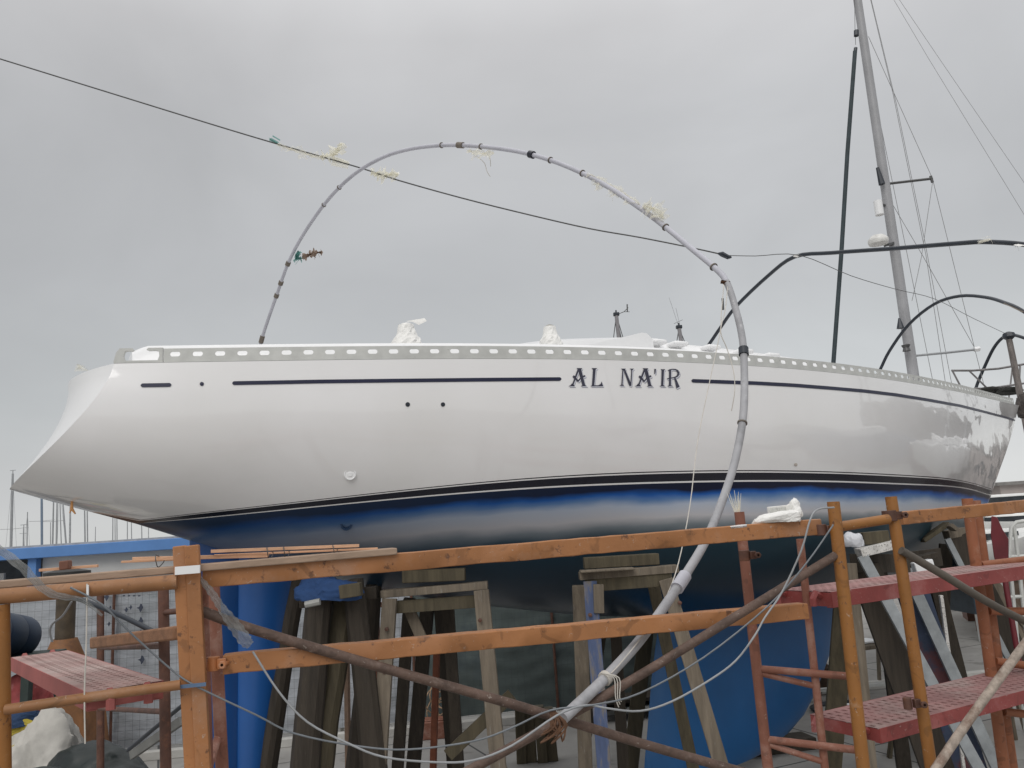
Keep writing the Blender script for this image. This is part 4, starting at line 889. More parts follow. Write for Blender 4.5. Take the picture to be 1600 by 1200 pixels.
trestle('pale trestle with one blue painted leg in front of the keel', 6.6, (905, 900, 1058, 888), [(912, 880, 1028, 873, .09, .08), (906, 893, 990, 888, .018, -.12)],
    [(922, 908, 944, 1200, 6.5, 6.4, .105, M_woodb), (1040, 905, 1128, 1200, 6.5, 6.4, .11, M_wood), (905, 915, 915, 1200, 7.0, 7.3, .12, M_wood), (1020, 910, 1083, 1200, 7.0, 7.3, .10, M_woodo)],
    [(915, 915, 6.55, 1050, 905, 6.55, .10, M_woodo), (935, 913, 6.45, 936, 958, 6.45, .08, M_wood)])
def log(o, x0, y0, x1, y1, Y0, Y1, r0, r1, m):
    a = P(x0, y0, Y0); b = P(x1, y1, Y1); g = a+(b-a)*((0-a.z)/(b.z-a.z)); mb = MB(); pts = [a+(g-a)*i/8+Vector((random.uniform(-.008, .008), random.uniform(-.01, .01), 0)) for i in range(9)]
    mb.tube(pts, [r0+(r1-r0)*i/8+random.uniform(-.004, .004) for i in range(9)], 10); mb.build('leg', m, o)
pA = P(520, 960, 6.6)
o = empty('wooden_trestle', (pA.x, pA.y, 0), 'dark trestle of heavy logs wrapped in blue cloth beside the rudder', 'trestle', GT)
log(o, 468, 905, 418, 1200, 6.9, 7.0, .06, .09, M_woodd); log(o, 500, 925, 478, 1200, 6.5, 6.4, .10, .13, M_woodd); log(o, 540, 930, 512, 1110, 6.7, 6.6, .10, .11, M_woodo); log(o, 552, 905, 583, 1200, 6.5, 6.5, .08, .125, M_woodd)
log(o, 585, 910, 556, 1200, 7.3, 7.4, .07, .10, M_woodd)
mb = MB(); mb.beam(P(470, 940, 6.7), P(590, 925, 6.7), .12, .10); mb.build('top_board', M_woodd, o, bevel=.006)
mb = MB(); mb.beam(P(532, 925, 6.25), P(565, 920, 6.25), .10, .10); mb.build('packing_block', M_woodo, o, bevel=.006)
c = P(512, 925, 6.45); crumple('blue_cloth', (c, .24, .14, .14), .18, mat('blue_cloth', (.02, .06, .17), .85, .2, 10), 'blue cloth bundled over the head of the log trestle', 'cloth', 31)
mb = MB(); mb.tube([P(477, 945, 6.2), P(500, 940, 6.2)], .025, 8); tag(mb.build('pipe_stub', mat('grey_stub', (.35, .35, .33), .6)), 'short grey pipe stub poking out of the blue cloth', 'pipe')
M_spk = mat('speckled_white', (.62, .60, .57), .7, .2, 12, spots=((.15, .14, .12), 60, .55, .06, .9))
M_lgrey = mat('pale_grey_edge', (.30, .32, .33), .6, .25, 6, bump=.2)
M_bpw = mat('dark_blue_worn', (.035, .05, .09), .7, .35, 3, spots=((.12, .03, .025), 1.6, .52, .1, .8), spots2=((.3, .32, .35), 12, .66, .08, .7))
trestle('right hand trestle with a speckled white head board near the mustard posts', 8.0, (1341, 864, 1399, 850), [(1345, 842, 1385, 838, .12, .1)],
    [(1347, 868, 1452, 1060, 7.95, 7.8, .10, M_lgrey), (1350, 885, 1437, 1125, 8.1, 8.1, .30, M_woodd), (1330, 880, 1352, 1100, 8.0, 8.0, .09, M_wood), (1322, 900, 1305, 1120, 8.4, 8.8, .20, M_woodo), (1372, 880, 1400, 1100, 8.5, 8.9, .15, M_woodd)],
    [(1330, 880, 8.05, 1420, 880, 8.3, .18, M_woodd)], mt=M_spk, thk=.08)
trestle('trestle with dark blue and red worn leg under the forward hull', 9.2, (1408, 880, 1462, 866), [],
    [(1415, 890, 1500, 1075, 9.1, 9.1, .12, M_lgrey), (1418, 900, 1478, 1085, 9.25, 9.3, .34, M_bpw), (1456, 885, 1500, 1060, 9.6, 9.9, .16, M_woodd), (1470, 930, 1487, 1060, 9.3, 9.3, .035, M_spk)],
    [(1395, 880, 9.2, 1470, 870, 9.4, .2, M_woodd)], mt=M_woodd)
trestle('foremost trestle close under the stem with crossed wedge boards', 10.3, (1478, 836, 1505, 830), [(1440, 845, 1480, 818, .05, -.1), (1482, 820, 1492, 828, .05, -.2)],
    [(1480, 842, 1540, 960, 10.2, 10.2, .07, M_lgrey), (1495, 838, 1600, 1040, 10.25, 10.2, .24, M_woodd), (1500, 850, 1625, 1000, 10.6, 10.9, .14, M_wood), (1478, 850, 1468, 1050, 10.6, 10.8, .16, M_woodd), (1512, 840, 1570, 950, 10.3, 10.3, .10, M_wood)],
    [], mt=M_wood, thk=.1)
def bolt(o, x, y, Y):
    c = P(x, y, Y); mb = MB(); mb.lathe(c, [(.016, -.01), (.016, .008), (.006, .012)], 8, ax=Matrix.Rotation(R(90), 3, 'X')); mb.build('bolt', M_brw, o)
tr_ = {q['label'][:4]: q for q in bpy.data.objects if q.name.startswith('wooden_trestle')}
for k_, x, y in (('wide', 604, 983), ('wide', 750, 969), ('pale', 922, 961), ('pale', 1062, 942), ('wide', 601, 1050), ('pale', 938, 1100), ('righ', 1376, 905)):
    bolt(tr_[k_], x, y, {'wide': 6.53, 'pale': 6.43, 'righ': 7.85}[k_])
# far side props seen between the near ones
def prop(x0, y0, x1, y1, Y0, Y1, w, m, label, name='wooden_prop', cat='prop'):
    mb = MB(); leg(mb, x0, y0, x1, y1, Y0, Y1, w, .08); tag(mb.build(name, m, bevel=.005), label, cat, 'props on the far side of the yacht')
prop(668, 945, 650, 1150, 9.2, 9.4, .15, M_woodd, 'dark far prop seen just left of the wide trestle middle')
prop(688, 945, 706, 1160, 9.2, 9.4, .14, M_woodd, 'dark far prop seen through the middle of the wide trestle')
prop(962, 985, 972, 1165, 9.0, 9.0, .12, M_woodd, 'dark far prop seen through the trestle with the blue leg')
prop(1010, 980, 994, 1120, 9.6, 9.6, .17, M_woodo, 'olive far prop standing close to the keel')
prop(943, 985, 925, 1110, 9.8, 9.8, .08, M_woodd, 'thin far prop beside the blue painted leg')
prop(683, 1000, 678, 1160, 8.6, 8.6, .06, mat('red_brown_post', (.22, .07, .035), .7, .3, 8), 'red brown steel post standing behind the wide trestle', 'steel_post', 'post')
prop(541, 960, 543, 1120, 9.5, 9.5, .05, mat('pale_brown_post', (.30, .20, .14), .7, .3, 8), 'pale brown post seen between the logs of the dark trestle', 'steel_post', 'post')
prop(586, 880, 586, 1010, 9.3, 9.3, .09, M_pk, 'orange pink post seen left of the wide trestle head', 'steel_post', 'post')
mb = MB(); mb.beam(P(560, 951, 8.8), P(600, 944, 8.8), .1, .05); tag(mb.build('shelf_board', M_pk, bevel=.004), 'short orange board left of the wide trestle head', 'board')
# sawhorses, stools and clutter on the ground
def low_table(x, y, Y, w, d, h, rz, m, label, name='sawhorse', cat='sawhorse'):
    g = PZ(x, y, 0) if Y is None else P(x, y, Y); o = empty(name, (g.x, g.y, 0), label, cat); mb = MB(); mb.box((g.x, g.y, h), (w, d, .06), rz); mb.build('top_board', m, o, bevel=.005)
    M = Matrix.Rotation(rz, 3, 'Z')
    for sx in (-1, 1):
        for sy in (-1, 1):
            q = M@Vector((sx*w*.42, sy*d*.4, 0)); q2 = M@Vector((sx*w*.46, sy*d*.7, 0)); mb = MB(); mb.beam(Vector((g.x, g.y, h-.03))+q, Vector((g.x, g.y, 0))+q2, .05, .04, up=(1, .2, 0)); mb.build('leg', m, o)
    return o
g = PZ(835, 1190, 0)
o = empty('tree_stump_block', (g.x, g.y, 0), 'squat block of upright timbers on the ground below the rusty braces', 'timber block')
hB = P(830, 1103, g.y).z
for k, (dx, dy) in enumerate(((-.16, 0), (-.03, .03), (.11, -.02), (.24, .02))):
    mb = MB(); mb.beam((g.x+dx, g.y+dy, 0), (g.x+dx*.9, g.y+dy, hB-.04*(k % 2)), .13, .16, up=(0, 1, 0)); mb.build('timber', M_woodo, o, bevel=.008)
low_table(1362, 1085, None, 1.0, .5, .75, .3, M_wood, 'low grey wooden table seen between the two mustard posts', 'work_table', 'table')
mb = MB(); g = PZ(1352, 1085, 0); mb.box((g.x-.1, g.y, .80), (.9, .35, .025), .35); tag(mb.build('white_board', M_white, bevel=.003), 'white board lying on the low grey table', 'board')
mb = MB(); g = PZ(1345, 1105, 0); mb.beam((g.x-.3, g.y+.1, .03), (g.x+.3, g.y-.15, .06), .12, .02); tag(mb.build('white_lath', M_white), 'white strip lying on the ground near the coiled hose', 'lath')
g = PZ(1315, 1110, 0); mb = MB()
for k in range(3):
    rr = .42+.06*k; mb.tube([(g.x+rr*math.cos(a*math.pi/16)+.05*k, g.y+rr*.8*math.sin(a*math.pi/16), .02+.01*k) for a in range(33)], .012, 6, cap=False)
mb.tube([(g.x+.5, g.y, .02), (g.x+.9, g.y+.1, .02), (g.x+1.3, g.y-.1, .02)], .012, 6); tag(mb.build('hose_coil', M_black), 'black hose coiled on the concrete between the mustard posts', 'hose')
g = PZ(1300, 1080, 0); crumple('dark_bundle', (Vector((g.x-.4, g.y, .1)), .5, .3, .3), .15, mat('dark_brown_bundle', (.07, .045, .03), .9, .4, 8), 'dark brown bundle on the ground beside the keel tip', 'bundle', 40)
g = PZ(1215, 1172, 0); mb = MB(); mb.box((g.x, g.y, .07), (.9, .35, .14), .2); tag(mb.build('keel_block', M_woodd, bevel=.01), 'dark timber block under the front end of the keel', 'timber block', 'blocks under the keel')
g = PC(1080, 1200); mb = MB(); mb.box((g.x, g.y, .07), (.5, .5, .14), .4); tag(mb.build('keel_block', M_woodd, bevel=.01), 'dark timber block under the after end of the keel', 'timber block', 'blocks under the keel')
low_table(1540, 1165, None, .9, .35, .62, -.2, M_wood, 'grey sawhorse on the ground below the lower red walkway')
low_table(1450, 1180, None, .9, .30, .42, .5, M_woodo, 'small olive sawhorse half hidden under the lower red walkway')
mb = MB(); g = PZ(1490, 1135, 0); mb.lathe((g.x, g.y, 0), [(.30, 0), (.34, .16), (.31, .16), (.28, .03)], 20); tag(mb.build('grey_basin', mat('grey_basin', (.30, .32, .31), .6, .1)), 'round grey basin on the ground below the lower red walkway', 'basin')
# clutter seen left of the keel
mb = MB(); g = PZ(690, 1150, 0)
for k in range(7):
    c = Vector((g.x+.1*math.sin(k*2.1), g.y+.2+.05*k, .55-.06*k)); mb.tube([c+Vector((.17*math.cos(a*math.pi/8), .05*math.sin(a*1.3), .2*math.sin(a*math.pi/8))) for a in range(17)], .010, 5)
tag(mb.build('cable_coil', mat('ochre_cable', (.40, .27, .17), .7, .4, 20)), 'tangled pale cable coils hanging by the red brown post', 'cable coil')
g = PZ(674, 1160, 0); mb = MB(); mb.box((g.x, g.y+.3, .12), (.5, .3, .24), .1); mb.box((g.x, g.y+.3, .25), (.44, .24, .03), .1); tag(mb.build('orange_crate', M_pk, bevel=.01), 'small orange crate at the foot of the red brown post', 'crate')
g = PZ(535, 1145, 0); mb = MB(); mb.tube([(g.x-.2, g.y, .38), (g.x+.12, g.y-.05, .4)], [.06, .045], 10); mb.tube([(g.x-.3, g.y, .36), (g.x-.2, g.y, .38)], [.03, .06], 10); mb.beam((g.x, g.y, 0), (g.x, g.y, .36), .05, .05, up=(0, 1, 0)); tag(mb.build('fender', mat('grey_fender', (.36, .34, .30), .6)), 'pale grey fender lying between the log legs', 'fender')
mb = MB(); g = PZ(985, 1120, 0); mb.box((g.x, g.y, .28), (1.0, .5, .05), .2); mb.box((g.x, g.y+.1, .16), (.9, .4, .04), .2)
for sx in (-.4, .4):
    for sy in (-.18, .18): mb.box((g.x+sx, g.y+sy, .14), (.06, .06, .27), .2)
tag(mb.build('pallet_stand', M_woodd, bevel=.004), 'dark low timber stand behind the foot of the grey arch', 'stand')

# ------------------------------------------------------------------ things at the left behind the scaffold
M_omach = mat('ochre_steel', (.20, .085, .028), .6, .3, 5, spots=((.10, .05, .03), 6, .5, .2, .7), bump=.2)
Yfn = PZ(118, 1193, 0).y-.9; g = Vector((P(118, 1000, Yfn).x, Yfn, 0)); Ym = g.y
o = empty('winch_pedestal', (g.x, g.y, 0), 'orange brown steel winch pedestal behind the pink walkway', 'winch pedestal')
zc = P(100, 1040, Ym).z; zcc = P(100, 998, Ym).z; ztp = P(100, 905, Ym).z; cx = P(101, 1000, Ym).x
zbx = P(100, 1088, Ym).z
mb = MB(); mb.lathe((cx, Ym, 0), [(.16, zcc), (.30, zc), (.30, zc-.03)], 20); mb.build('cone', M_omach, o)
mb = MB(); mb.lathe((cx, Ym, 0), [(.125, zc), (.125, ztp)], 16); mb.build('column', mat('dark_olive_steel', (.07, .05, .03), .6, .4, 6), o)
mb = MB(); mb.lathe((cx, Ym, 0), [(.17, ztp), (.30, ztp+.04), (.30, ztp+.10), (.1, ztp+.14)], 16); mb.build('cap', mat('dark_cap', (.03, .03, .028), .7), o)
mb = MB(); bx0 = P(92, 1130, Ym).x; 
vs = [(g.x-.32, Ym-.3, 0), (g.x+.42, Ym-.3, 0), (g.x+.42, Ym+.3, 0), (g.x-.32, Ym+.3, 0), (g.x-.5, Ym-.3, zc-.03), (g.x+.22, Ym-.3, zc-.03), (g.x+.22, Ym+.3, zc-.03), (g.x-.5, Ym+.3, zc-.03)]
mb.add(vs, [(3, 2, 1, 0), (4, 5, 6, 7), (0, 1, 5, 4), (1, 2, 6, 5), (2, 3, 7, 6), (3, 0, 4, 7)]); mb.build('body', M_omach, o, bevel=.02)
# blue drum on a stack
Yd = 8.2; c = P(8, 992, Yd); rr = 32*Yd/F
o = empty('oil_drum', (c.x, c.y, c.z-rr), 'dark navy drum lying on its side at the left edge', 'drum'); mb = MB(); ax = Matrix.Rotation(R(78), 3, 'X')
mb.lathe(c, [(rr*.86, -.28), (rr*.97, -.28), (rr, -.25), (rr, -.08), (rr*.96, -.06), (rr, -.04), (rr, .2), (rr*.96, .22), (rr, .24), (rr, .44), (rr*.9, .46)], 28, ax=ax); mb.build('shell', mat('drum_navy', (.008, .022, .05), .5, .2, 4), o)
mb = MB(); mb.lathe(c+ax@Vector((.04, .03, -.285)), [(.03, -.01), (.03, .01)], 10, ax=ax); mb.build('bung', M_black, o)
mb = MB(); zt_ = c.z-rr
for sx in (-.3, .3):
    for sy in (-.1, .3): mb.box((c.x+sx, c.y+sy, zt_/2), (.08, .08, zt_), 0)
mb.box((c.x, c.y+.1, zt_-.03), (.8, .6, .06), 0); mb.box((c.x, c.y+.1, .6), (.7, .5, .05), 0); tag(mb.build('drum_rack', mat('dark_green_rack', (.035, .05, .045), .8, .3), bevel=.005), 'dark rack holding the navy drum at the left edge', 'rack')
def atg(x, y): return PZ(x, y, 0)
Yc = 8.0
c = P(42, 1095, Yc+.3); crumple('red_sack', (c-Vector((0, 0, .05)), .20, .16, .24), .18, mat('faded_red_sack', (.33, .06, .06), .7, .3, 6, spots=((.5, .3, .3), 8, .58, .1, .6)), 'faded red plastic container lump below the pink walkway', 'container', 51)
c = P(30, 1125, Yc+.1); crumple('blue_sack', (c, .18, .14, .12), .15, mat('blue_sack', (.02, .05, .12), .8), 'small dark blue sack under the red lump', 'sack', 52)
mb = MB(); c = P(25, 1148, Yc-.1)
for k in range(7): mb.tube([c+Vector(((.24-.012*k)*math.cos(a*math.pi/12), .12*math.sin(a*math.pi/12), (.085-.004*k)*math.sin(a*math.pi/12)+.02*math.cos(a*.9)-.016*k)) for a in range(25)], .022, 6, cap=False)
tag(mb.build('hose_coil', mat('yellow_hose', (.42, .33, .03), .6, .2, 8)), 'yellow hose coil on the white sack at the lower left', 'hose')
c = P(62, 1175, Yc-.2); crumple('white_sack', (c-Vector((0, 0, .34)), .36, .3, .50), .24, mat('offwhite_sack', (.50, .48, .44), .85, .15, 6, bump=.3), 'off white woven sack at the lower left', 'sack', 53)
c = P(135, 1225, Yc-.6); crumple('tarp_heap', (c-Vector((0, 0, .22)), .66, .45, .50), .11, mat('dark_green_tarp', (.006, .012, .011), .4, .4, 5, bump=.9, bscale=7), 'dark green tarpaulin heap at the bottom left', 'tarpaulin', 54)
c = P(60, 1235, Yc-.9); crumple('tarp_heap', (c-Vector((0, 0, .28)), .42, .35, .36), .10, mat('grey_green_tarp', (.03, .038, .038), .6, .3, 5, bump=.8, bscale=8), 'grey green sheet spread in front of the off white sack', 'tarpaulin', 55)
c = P(115, 1200, Yc-.4); mb = MB(); mb.lathe((c.x, c.y, 0), [(.9, 0), (.85, .35), (.7, c.z-.25 if c.z > .6 else .5)], 16); tag(mb.build('rubble_pile', mat('rubble', (.03, .03, .03), .9, .5, 10, bump=.8)), 'rubble pile beneath the sacks at the lower left', 'rubble')
# wire fence with printed tarpaulin behind
FA = PZ(-40, 1205, 0); FB = PZ(300, 1172, 0); fdir = (FB-FA).normalized(); FL = 13.5
def fpt(a, z, off=0): return FA+fdir*a+Vector((fdir.y, -fdir.x, 0))*off+Vector((0, 0, z))
zf = P(200, 918, (PZ(200, 1183, 0)).y).z
def mat_banner():
    m = mat('grey_banner', (.40, .42, .45), .6, .22, 2.2, (1, 1, 3), spots=((.15, .18, .185), 1.1, .5, .2, .6), spots2=((.55, .57, .6), 6, .60, .06, .6), bump=1, bscale=7)
    return m
GFp = 'mesh panels of the yard fence'
M_mesh = mat('dark_mesh', (.07, .08, .08), .6)
for k in range(6):
    a0, a1 = k*2.25-.4, (k+1)*2.25-.405; o = empty('fence_panel', fpt((a0+a1)/2, 0), ['leftmost wire fence panel behind the drum', 'second wire fence panel from the left behind the pink walkway', 'wire fence panel behind the paired orange posts', 'wire fence panel seen between the rudder and the logs', 'wire fence panel seen through the wide trestle', 'farthest right wire fence panel beside the keel'][k], 'fence panel', GFp)
    mb = MB()
    for i in range(23): x = a0+(a1-a0)*i/22; mb.add([fpt(x-.0016, .1), fpt(x+.0016, .1), fpt(x+.0016, zf), fpt(x-.0016, zf)], [(0, 1, 2, 3)])
    for j in range(19): z = .1+(zf-.1)*j/18; mb.add([fpt(a0, z-.0016, .004), fpt(a1, z-.0016, .004), fpt(a1, z+.0016, .004), fpt(a0, z+.0016, .004)], [(0, 1, 2, 3)])
    mb.build('wire_mesh', M_mesh, o, smooth=False)
    mb = MB(); mb.tube([fpt(a0, 0), fpt(a0, zf+.02)], .02, 8); mb.tube([fpt(a1, 0), fpt(a1, zf+.02)], .02, 8); mb.tube([fpt(a0, zf), fpt(a1, zf)], .015, 8); mb.build('frame', M_brw, o)
    # creased tarpaulin tied behind the mesh
    mb = MB(); nx, nz = 24, 26; vs = []; random.seed(60+k)
    for i in range(nx+1):
        for j in range(nz+1):
            a = a0-.03+(a1-a0+.06)*i/nx; z = (.10 if k < 4 else .05)+(zf-.12)*j/nz
            vs.append(fpt(a, z, -.06+.012*math.sin(z*23+2.3*math.sin(a*3+k))+.012*math.sin(a*11+z*5)+random.uniform(-.014, .014)))
    mb.add(vs, [(i*(nz+1)+j, (i+1)*(nz+1)+j, (i+1)*(nz+1)+j+1, i*(nz+1)+j+1) for i in range(nx) for j in range(nz)])
    mb.build('tarpaulin', mat_banner() if k < 3 else mat('green_netting', (.10, .125, .12), .8, .25, 1.2, spots=((.06, .08, .10), 1.3, .5, .2, .7), bump=.6, bscale=5), o, ang=80)
    if k in (0, 1):
        mb = MB(); nrm_ = Vector((fdir.y, -fdir.x, 0)); d_ = fdir; u_ = Vector((0, 0, 1)); hit = 0
        for i, (x, y, s_) in enumerate(((166, 933, .05), (172, 950, .03), (197, 953, .035), (204, 949, .03), (219, 950, .055), (219, 971, .055), (219, 990, .05), (221, 1031, .055), (221, 1011, .045), (170, 975, .03), (258, 935, .03), (262, 990, .045))):
            c_ = plane(x, y, FA, nrm_); aa = (c_-FA).dot(fdir)
            if not (a0 < aa < a1): continue
            hit += 1; c_ = c_-nrm_*.012*(-1)
            def q(x, y): return c_+d_*x*s_+u_*y*s_
            mb.add([q(-1.0, .1), q(-.2, .35), q(.1, 1.2), q(.5, 1.0), q(.9, .1), q(.5, -.7), q(.1, -1.2), q(-.3, -.2)], [(0, 1, 7), (1, 2, 3, 4), (1, 4, 7), (7, 4, 5, 6)])
        for x in (192, 200, 208, 216):
            c_ = plane(x, 932, FA, nrm_)+nrm_*.012; aa = (c_-FA).dot(fdir); s_ = .022
            if a0 < aa < a1: hit += 1; mb.add([c_, c_+d_*.035, c_+d_*.035+u_*.02, c_+u_*.02], [(0, 1, 2, 3)])
        if hit: mb.build('printed_mark', mat('banner_print', (.05, .06, .09), .7), o, smooth=False)
# kerb line behind the fence foot
mb = MB(); mb.beam(fpt(-.5, .06, .35), fpt(FL+6, .06, .35), .14, .12); tag(mb.build('kerb', mat('pale_kerb', (.50, .49, .46), .8, .15, 3), bevel=.01), kind='structure')
mb = MB(); mb.beam(fpt(9.5, .16, .8), fpt(15, .16, .8), .08, .05); tag(mb.build('steel_rail', M_alu, bevel=.004), 'pale steel rail lying on the ground in front of the fence foot', 'rail')
# office building with blue fascia
Yb = 15.5; x0 = P(-120, 900, Yb).x; a = P(0, 856.5, Yb); b = P(280, 843, Yb)
zt = (a.z+b.z)/2; bx0, bx1 = a.x-6, P(420, 880, Yb).x
bl = empty('site_building', (0.5*(bx0+bx1), Yb, 0), 'low white yard building with a blue fascia behind the stern', 'building')
M_fas = mat('blue_fascia', (.10, .235, .52), .6, .1, 1.5); M_wl = mat('offwhite_wall', (.60, .59, .57), .8, .08, 1.2, spots=((.45, .44, .42), 1.4, .6, .2, .4))
xp = P(48, 900, Yb).x; fh = .205
mb = MB(); mb.box(((xp+.1+bx1)/2, Yb+2.2, (zt-fh)/2), (bx1-xp-.1, 4, zt-fh)); mb.build('wall', M_wl, bl, smooth=False)
mb = MB(); mb.box(((bx0+bx1)/2, Yb+2.05, zt-fh/2), (bx1-bx0+.2, 4.3, fh)); mb.build('fascia', M_fas, bl, smooth=False, bevel=.01)
mb = MB(); mb.box(((bx0+bx1)/2, Yb+2.05, zt+.02), (bx1-bx0, 4.2, .04)); mb.build('roof', mat('roof_grey', (.35, .36, .38), .7), bl, smooth=False)
mb = MB(); mb.box((xp, Yb+.10, (zt-fh)/2-.002), (.16, .16, zt-fh-.01)); mb.build('column', M_fas, bl, smooth=False)
mb = MB(); mb.box(((bx0+xp)/2, Yb+3.4, (zt-fh)/2), (xp-bx0, .1, zt-fh)); mb.build('porch_wall', mat('dark_porch', (.10, .11, .12), .8), bl, smooth=False)
xw = P(4, 890, Yb+1).x; mb = MB(); mb.box((xw-.35, Yb+1, (zt-fh-.25)/2), (.8, .06, zt-fh-.25)); mb.build('door', M_wl, bl, smooth=False)

# ------------------------------------------------------------------ masts and boats beyond
M_mst = mat('far_grey_mast', (.30, .31, .32), .5, .1, 2); M_mstb = mat('far_blue_mast', (.16, .21, .28), .5, .1, 2); M_stay = mat('far_stay', (.32, .33, .34), .5)
GM = 'masts of boats moored beyond the building'
def far_mast(xb, yt, xt, Y, w, label, m=None, spread=(), stays=True, top=None):
    a = P(xb, 860, Y); b = P(xt, yt, Y); d = (b-a)/(b.z-a.z); g = a-d*a.z; o = empty('boat_mast', g, label, 'mast', GM)
    r = w*Y/F/2; mb = MB(); mb.tube([g, g+(b-g)*.7, b], [r, r, r*.75], 8); mb.build('pole', m or M_mst, o)
    for t, hw in spread:
        c = g+(b-g)*t; mb = MB(); mb.tube([c-Vector((hw, 0, -.05)), c, c+Vector((hw, 0, .05))], .35*Y/F, 5); mb.build('spreader', M_mst, o)
    if stays:
        sp = (b-g).length*.07
        for s in (-1, 1): mb = MB(); mb.tube([b, g+Vector((s*sp, 0, .5))], .22*Y/F, 4); mb.build('shroud', M_stay, o)
    if top:
        mb = MB(); mb.tube([b, b+Vector((0, 0, .3))], .6*Y/F, 6); mb.tube([b+Vector((-.25, 0, .28)), b+Vector((.25, 0, .3))], .5*Y/F, 5); mb.build('wind_vane', M_mst, o)
FM = [(17, 740, 20, 70, 4.0, 'far mast rising past the stern tip with a wind vane on top', None, ((.55, 1.5),), True, True), (42, 800, 43, 90, 1.8, 'thin far mast just right of the stern tip mast', None, (), True, None),
      (36.5, 826, 37, 60, 2.4, 'short far light mast with a lamp head below the stern', None, ((.93, .3),), False, True), (65.5, 740, 65, 75, 3.6, 'thicker blue grey far mast below the stern', M_mstb, ((.6, 1.2),), False, None),
      (79, 816, 79, 95, 1.4, 'short thin far mast right of the blue grey one', None, (), False, None), (82, 770, 84, 85, 2.4, 'first of the close pair of far masts', None, ((.7, 1.1),), False, None), (88, 770, 89.5, 85, 2.6, 'second of the close pair of far masts', None, (), False, None),
      (96, 760, 93, 95, 1.6, 'thin far mast right of the close pair', None, (), True, None), (104, 770, 97, 80, 2.6, 'far mast leaning left right of the close pair', None, (), False, None), (109, 780, 110, 90, 2.8, 'pale far mast below the orange plug', M_stay, (), False, None),
      (133, 780, 132, 80, 2.2, 'left mast of the far pair below the boot stripe end', None, (), False, None), (137, 780, 136, 80, 2.0, 'right mast of the far pair below the boot stripe end', None, (), False, None), (148.5, 823, 149.3, 80, 1.3, 'very short far mast between two pairs', None, (), False, None),
      (176, 790, 176.5, 90, 1.6, 'left mast of the far trio', None, (), False, None), (180, 790, 179.5, 90, 1.4, 'middle mast of the far trio', None, (), False, None), (183, 790, 182.5, 90, 1.6, 'right mast of the far trio', None, (), False, None),
      (199, 800, 199, 90, 1.5, 'thin far mast near the rudder side of the building', None, (), False, None), (206, 800, 205, 95, 1.4, 'fainter far mast beside the thin one', M_stay, (), False, None), (222, 805, 221, 90, 1.6, 'far mast above the middle of the blue fascia', None, (), False, None), (232, 812, 232, 90, 1.3, 'last faint far mast before the hull', M_stay, (), False, None)]
for f_ in FM: far_mast(*f_)
def mid_mast(x0, y0, x1, y1, Y, label, ant):
    a = P(x0, y0, Y); b = P(x1, y1, Y); d = (a-b)/(a.z-b.z); g = b-d*b.z; o = empty('boat_mast', g, label, 'mast', 'mast heads showing above the coachroof'); mb = MB(); mb.tube([g, b], .085, 10); mb.build('pole', mat('weathered_mast', (.26, .25, .26), .5, .2, 3), o)
    mb = MB(); mb.box(b+Vector((0, 0, .03)), (.26, .2, .14)); mb.tube([b, b+Vector((0, 0, .22))], .04, 6); mb.build('mast_head', M_black, o, bevel=.02)
    for s in (-1, 1, .6):
        mb = MB(); e_ = b+(P(x0+s*12, y0+10, Y)-b)*4; mb.tube([b, e_], .018, 4); mb.build('shroud', M_wire, o)
    mb = MB()
    if ant == 1: mb.tube([b, b+Vector((.35, 0, .12)), b+Vector((.55, 0, .3))], .016, 5); mb.tube([b+Vector((.5, 0, .1)), b+Vector((.52, 0, .45))], .03, 5); mb.tube([b+Vector((.35, 0, .12)), b+Vector((.6, 0, .1))], .012, 4)
    else: mb.tube([b, b+Vector((-.3, 0, 1.4))], .008, 4); mb.tube([b+Vector((.05, 0, .1)), b+Vector((-.05, 0, .9))], .008, 4); mb.tube([b+Vector((-.2, 0, .2)), b+Vector((.2, 0, .35))], .012, 4)
    mb.build('antenna', M_wire if ant == 1 else M_stay, o)
mid_mast(968, 540, 963, 492, 34, 'mast head with a bent wind sensor showing above the coachroof', 1)
mid_mast(1066, 545, 1061, 512, 34, 'mast head with whip antennas showing above the coachroof', 2)

# neighbouring yacht, bow away, whose mast leans over the picture
Yn = 16.5
def simple_hull(o, c, ang, L, B, zk, zd, m1, m2, nm='hull'):
    f_ = Vector((math.cos(ang), math.sin(ang), 0)); s_ = Vector((f_.y, -f_.x, 0)); mb = MB(); ns_ = 24; nt_ = 16; 
    for side in (1, -1):
        vs = []
        for i in range(ns_+1):
            t = i/ns_; b = B/2*(math.sin(math.pi*min(1, .18+.82*t)**.9) if t < 1 else 0)**.75; zbb = zk+(zd-zk)*max(0, (abs(t-.5)*2)**3.2)*.9; zdd = zd+.25*t*t
            for j in range(nt_+1):
                q = j/nt_; th = math.pi/2*q; vs.append(c+f_*(t*L-L/2)+s_*side*b*math.cos(th)**.8+Vector((0, 0, zdd+(zbb-zdd)*math.sin(th)**1.1)))
        n = nt_+1; base = len(mb.v); mb.v += [Vector(v) for v in vs]
        for i in range(ns_):
            for j in range(nt_): mb.f.append([base+k for k in (i*n+j, i*n+j+1, (i+1)*n+j+1, (i+1)*n+j)]); mb.m.append(0 if j < 9 else 1)
    n = nt_+1; off = (ns_+1)*n
    for i in range(ns_): mb.f.append([i*n, (i+1)*n, off+(i+1)*n, off+i*n]); mb.m.append(0)
    for j in range(nt_): mb.f.append([j, j+1, off+j+1, off+j]); mb.m.append(0)
    return mb.build(nm, [m1, m2], o, ang=50)
mbase = P(1427, 600, Yn)
nb = empty('neighbour_yacht', (mbase.x, Yn, 0), 'second sailing yacht behind the bow with a tall leaning grey mast', 'sailing yacht')
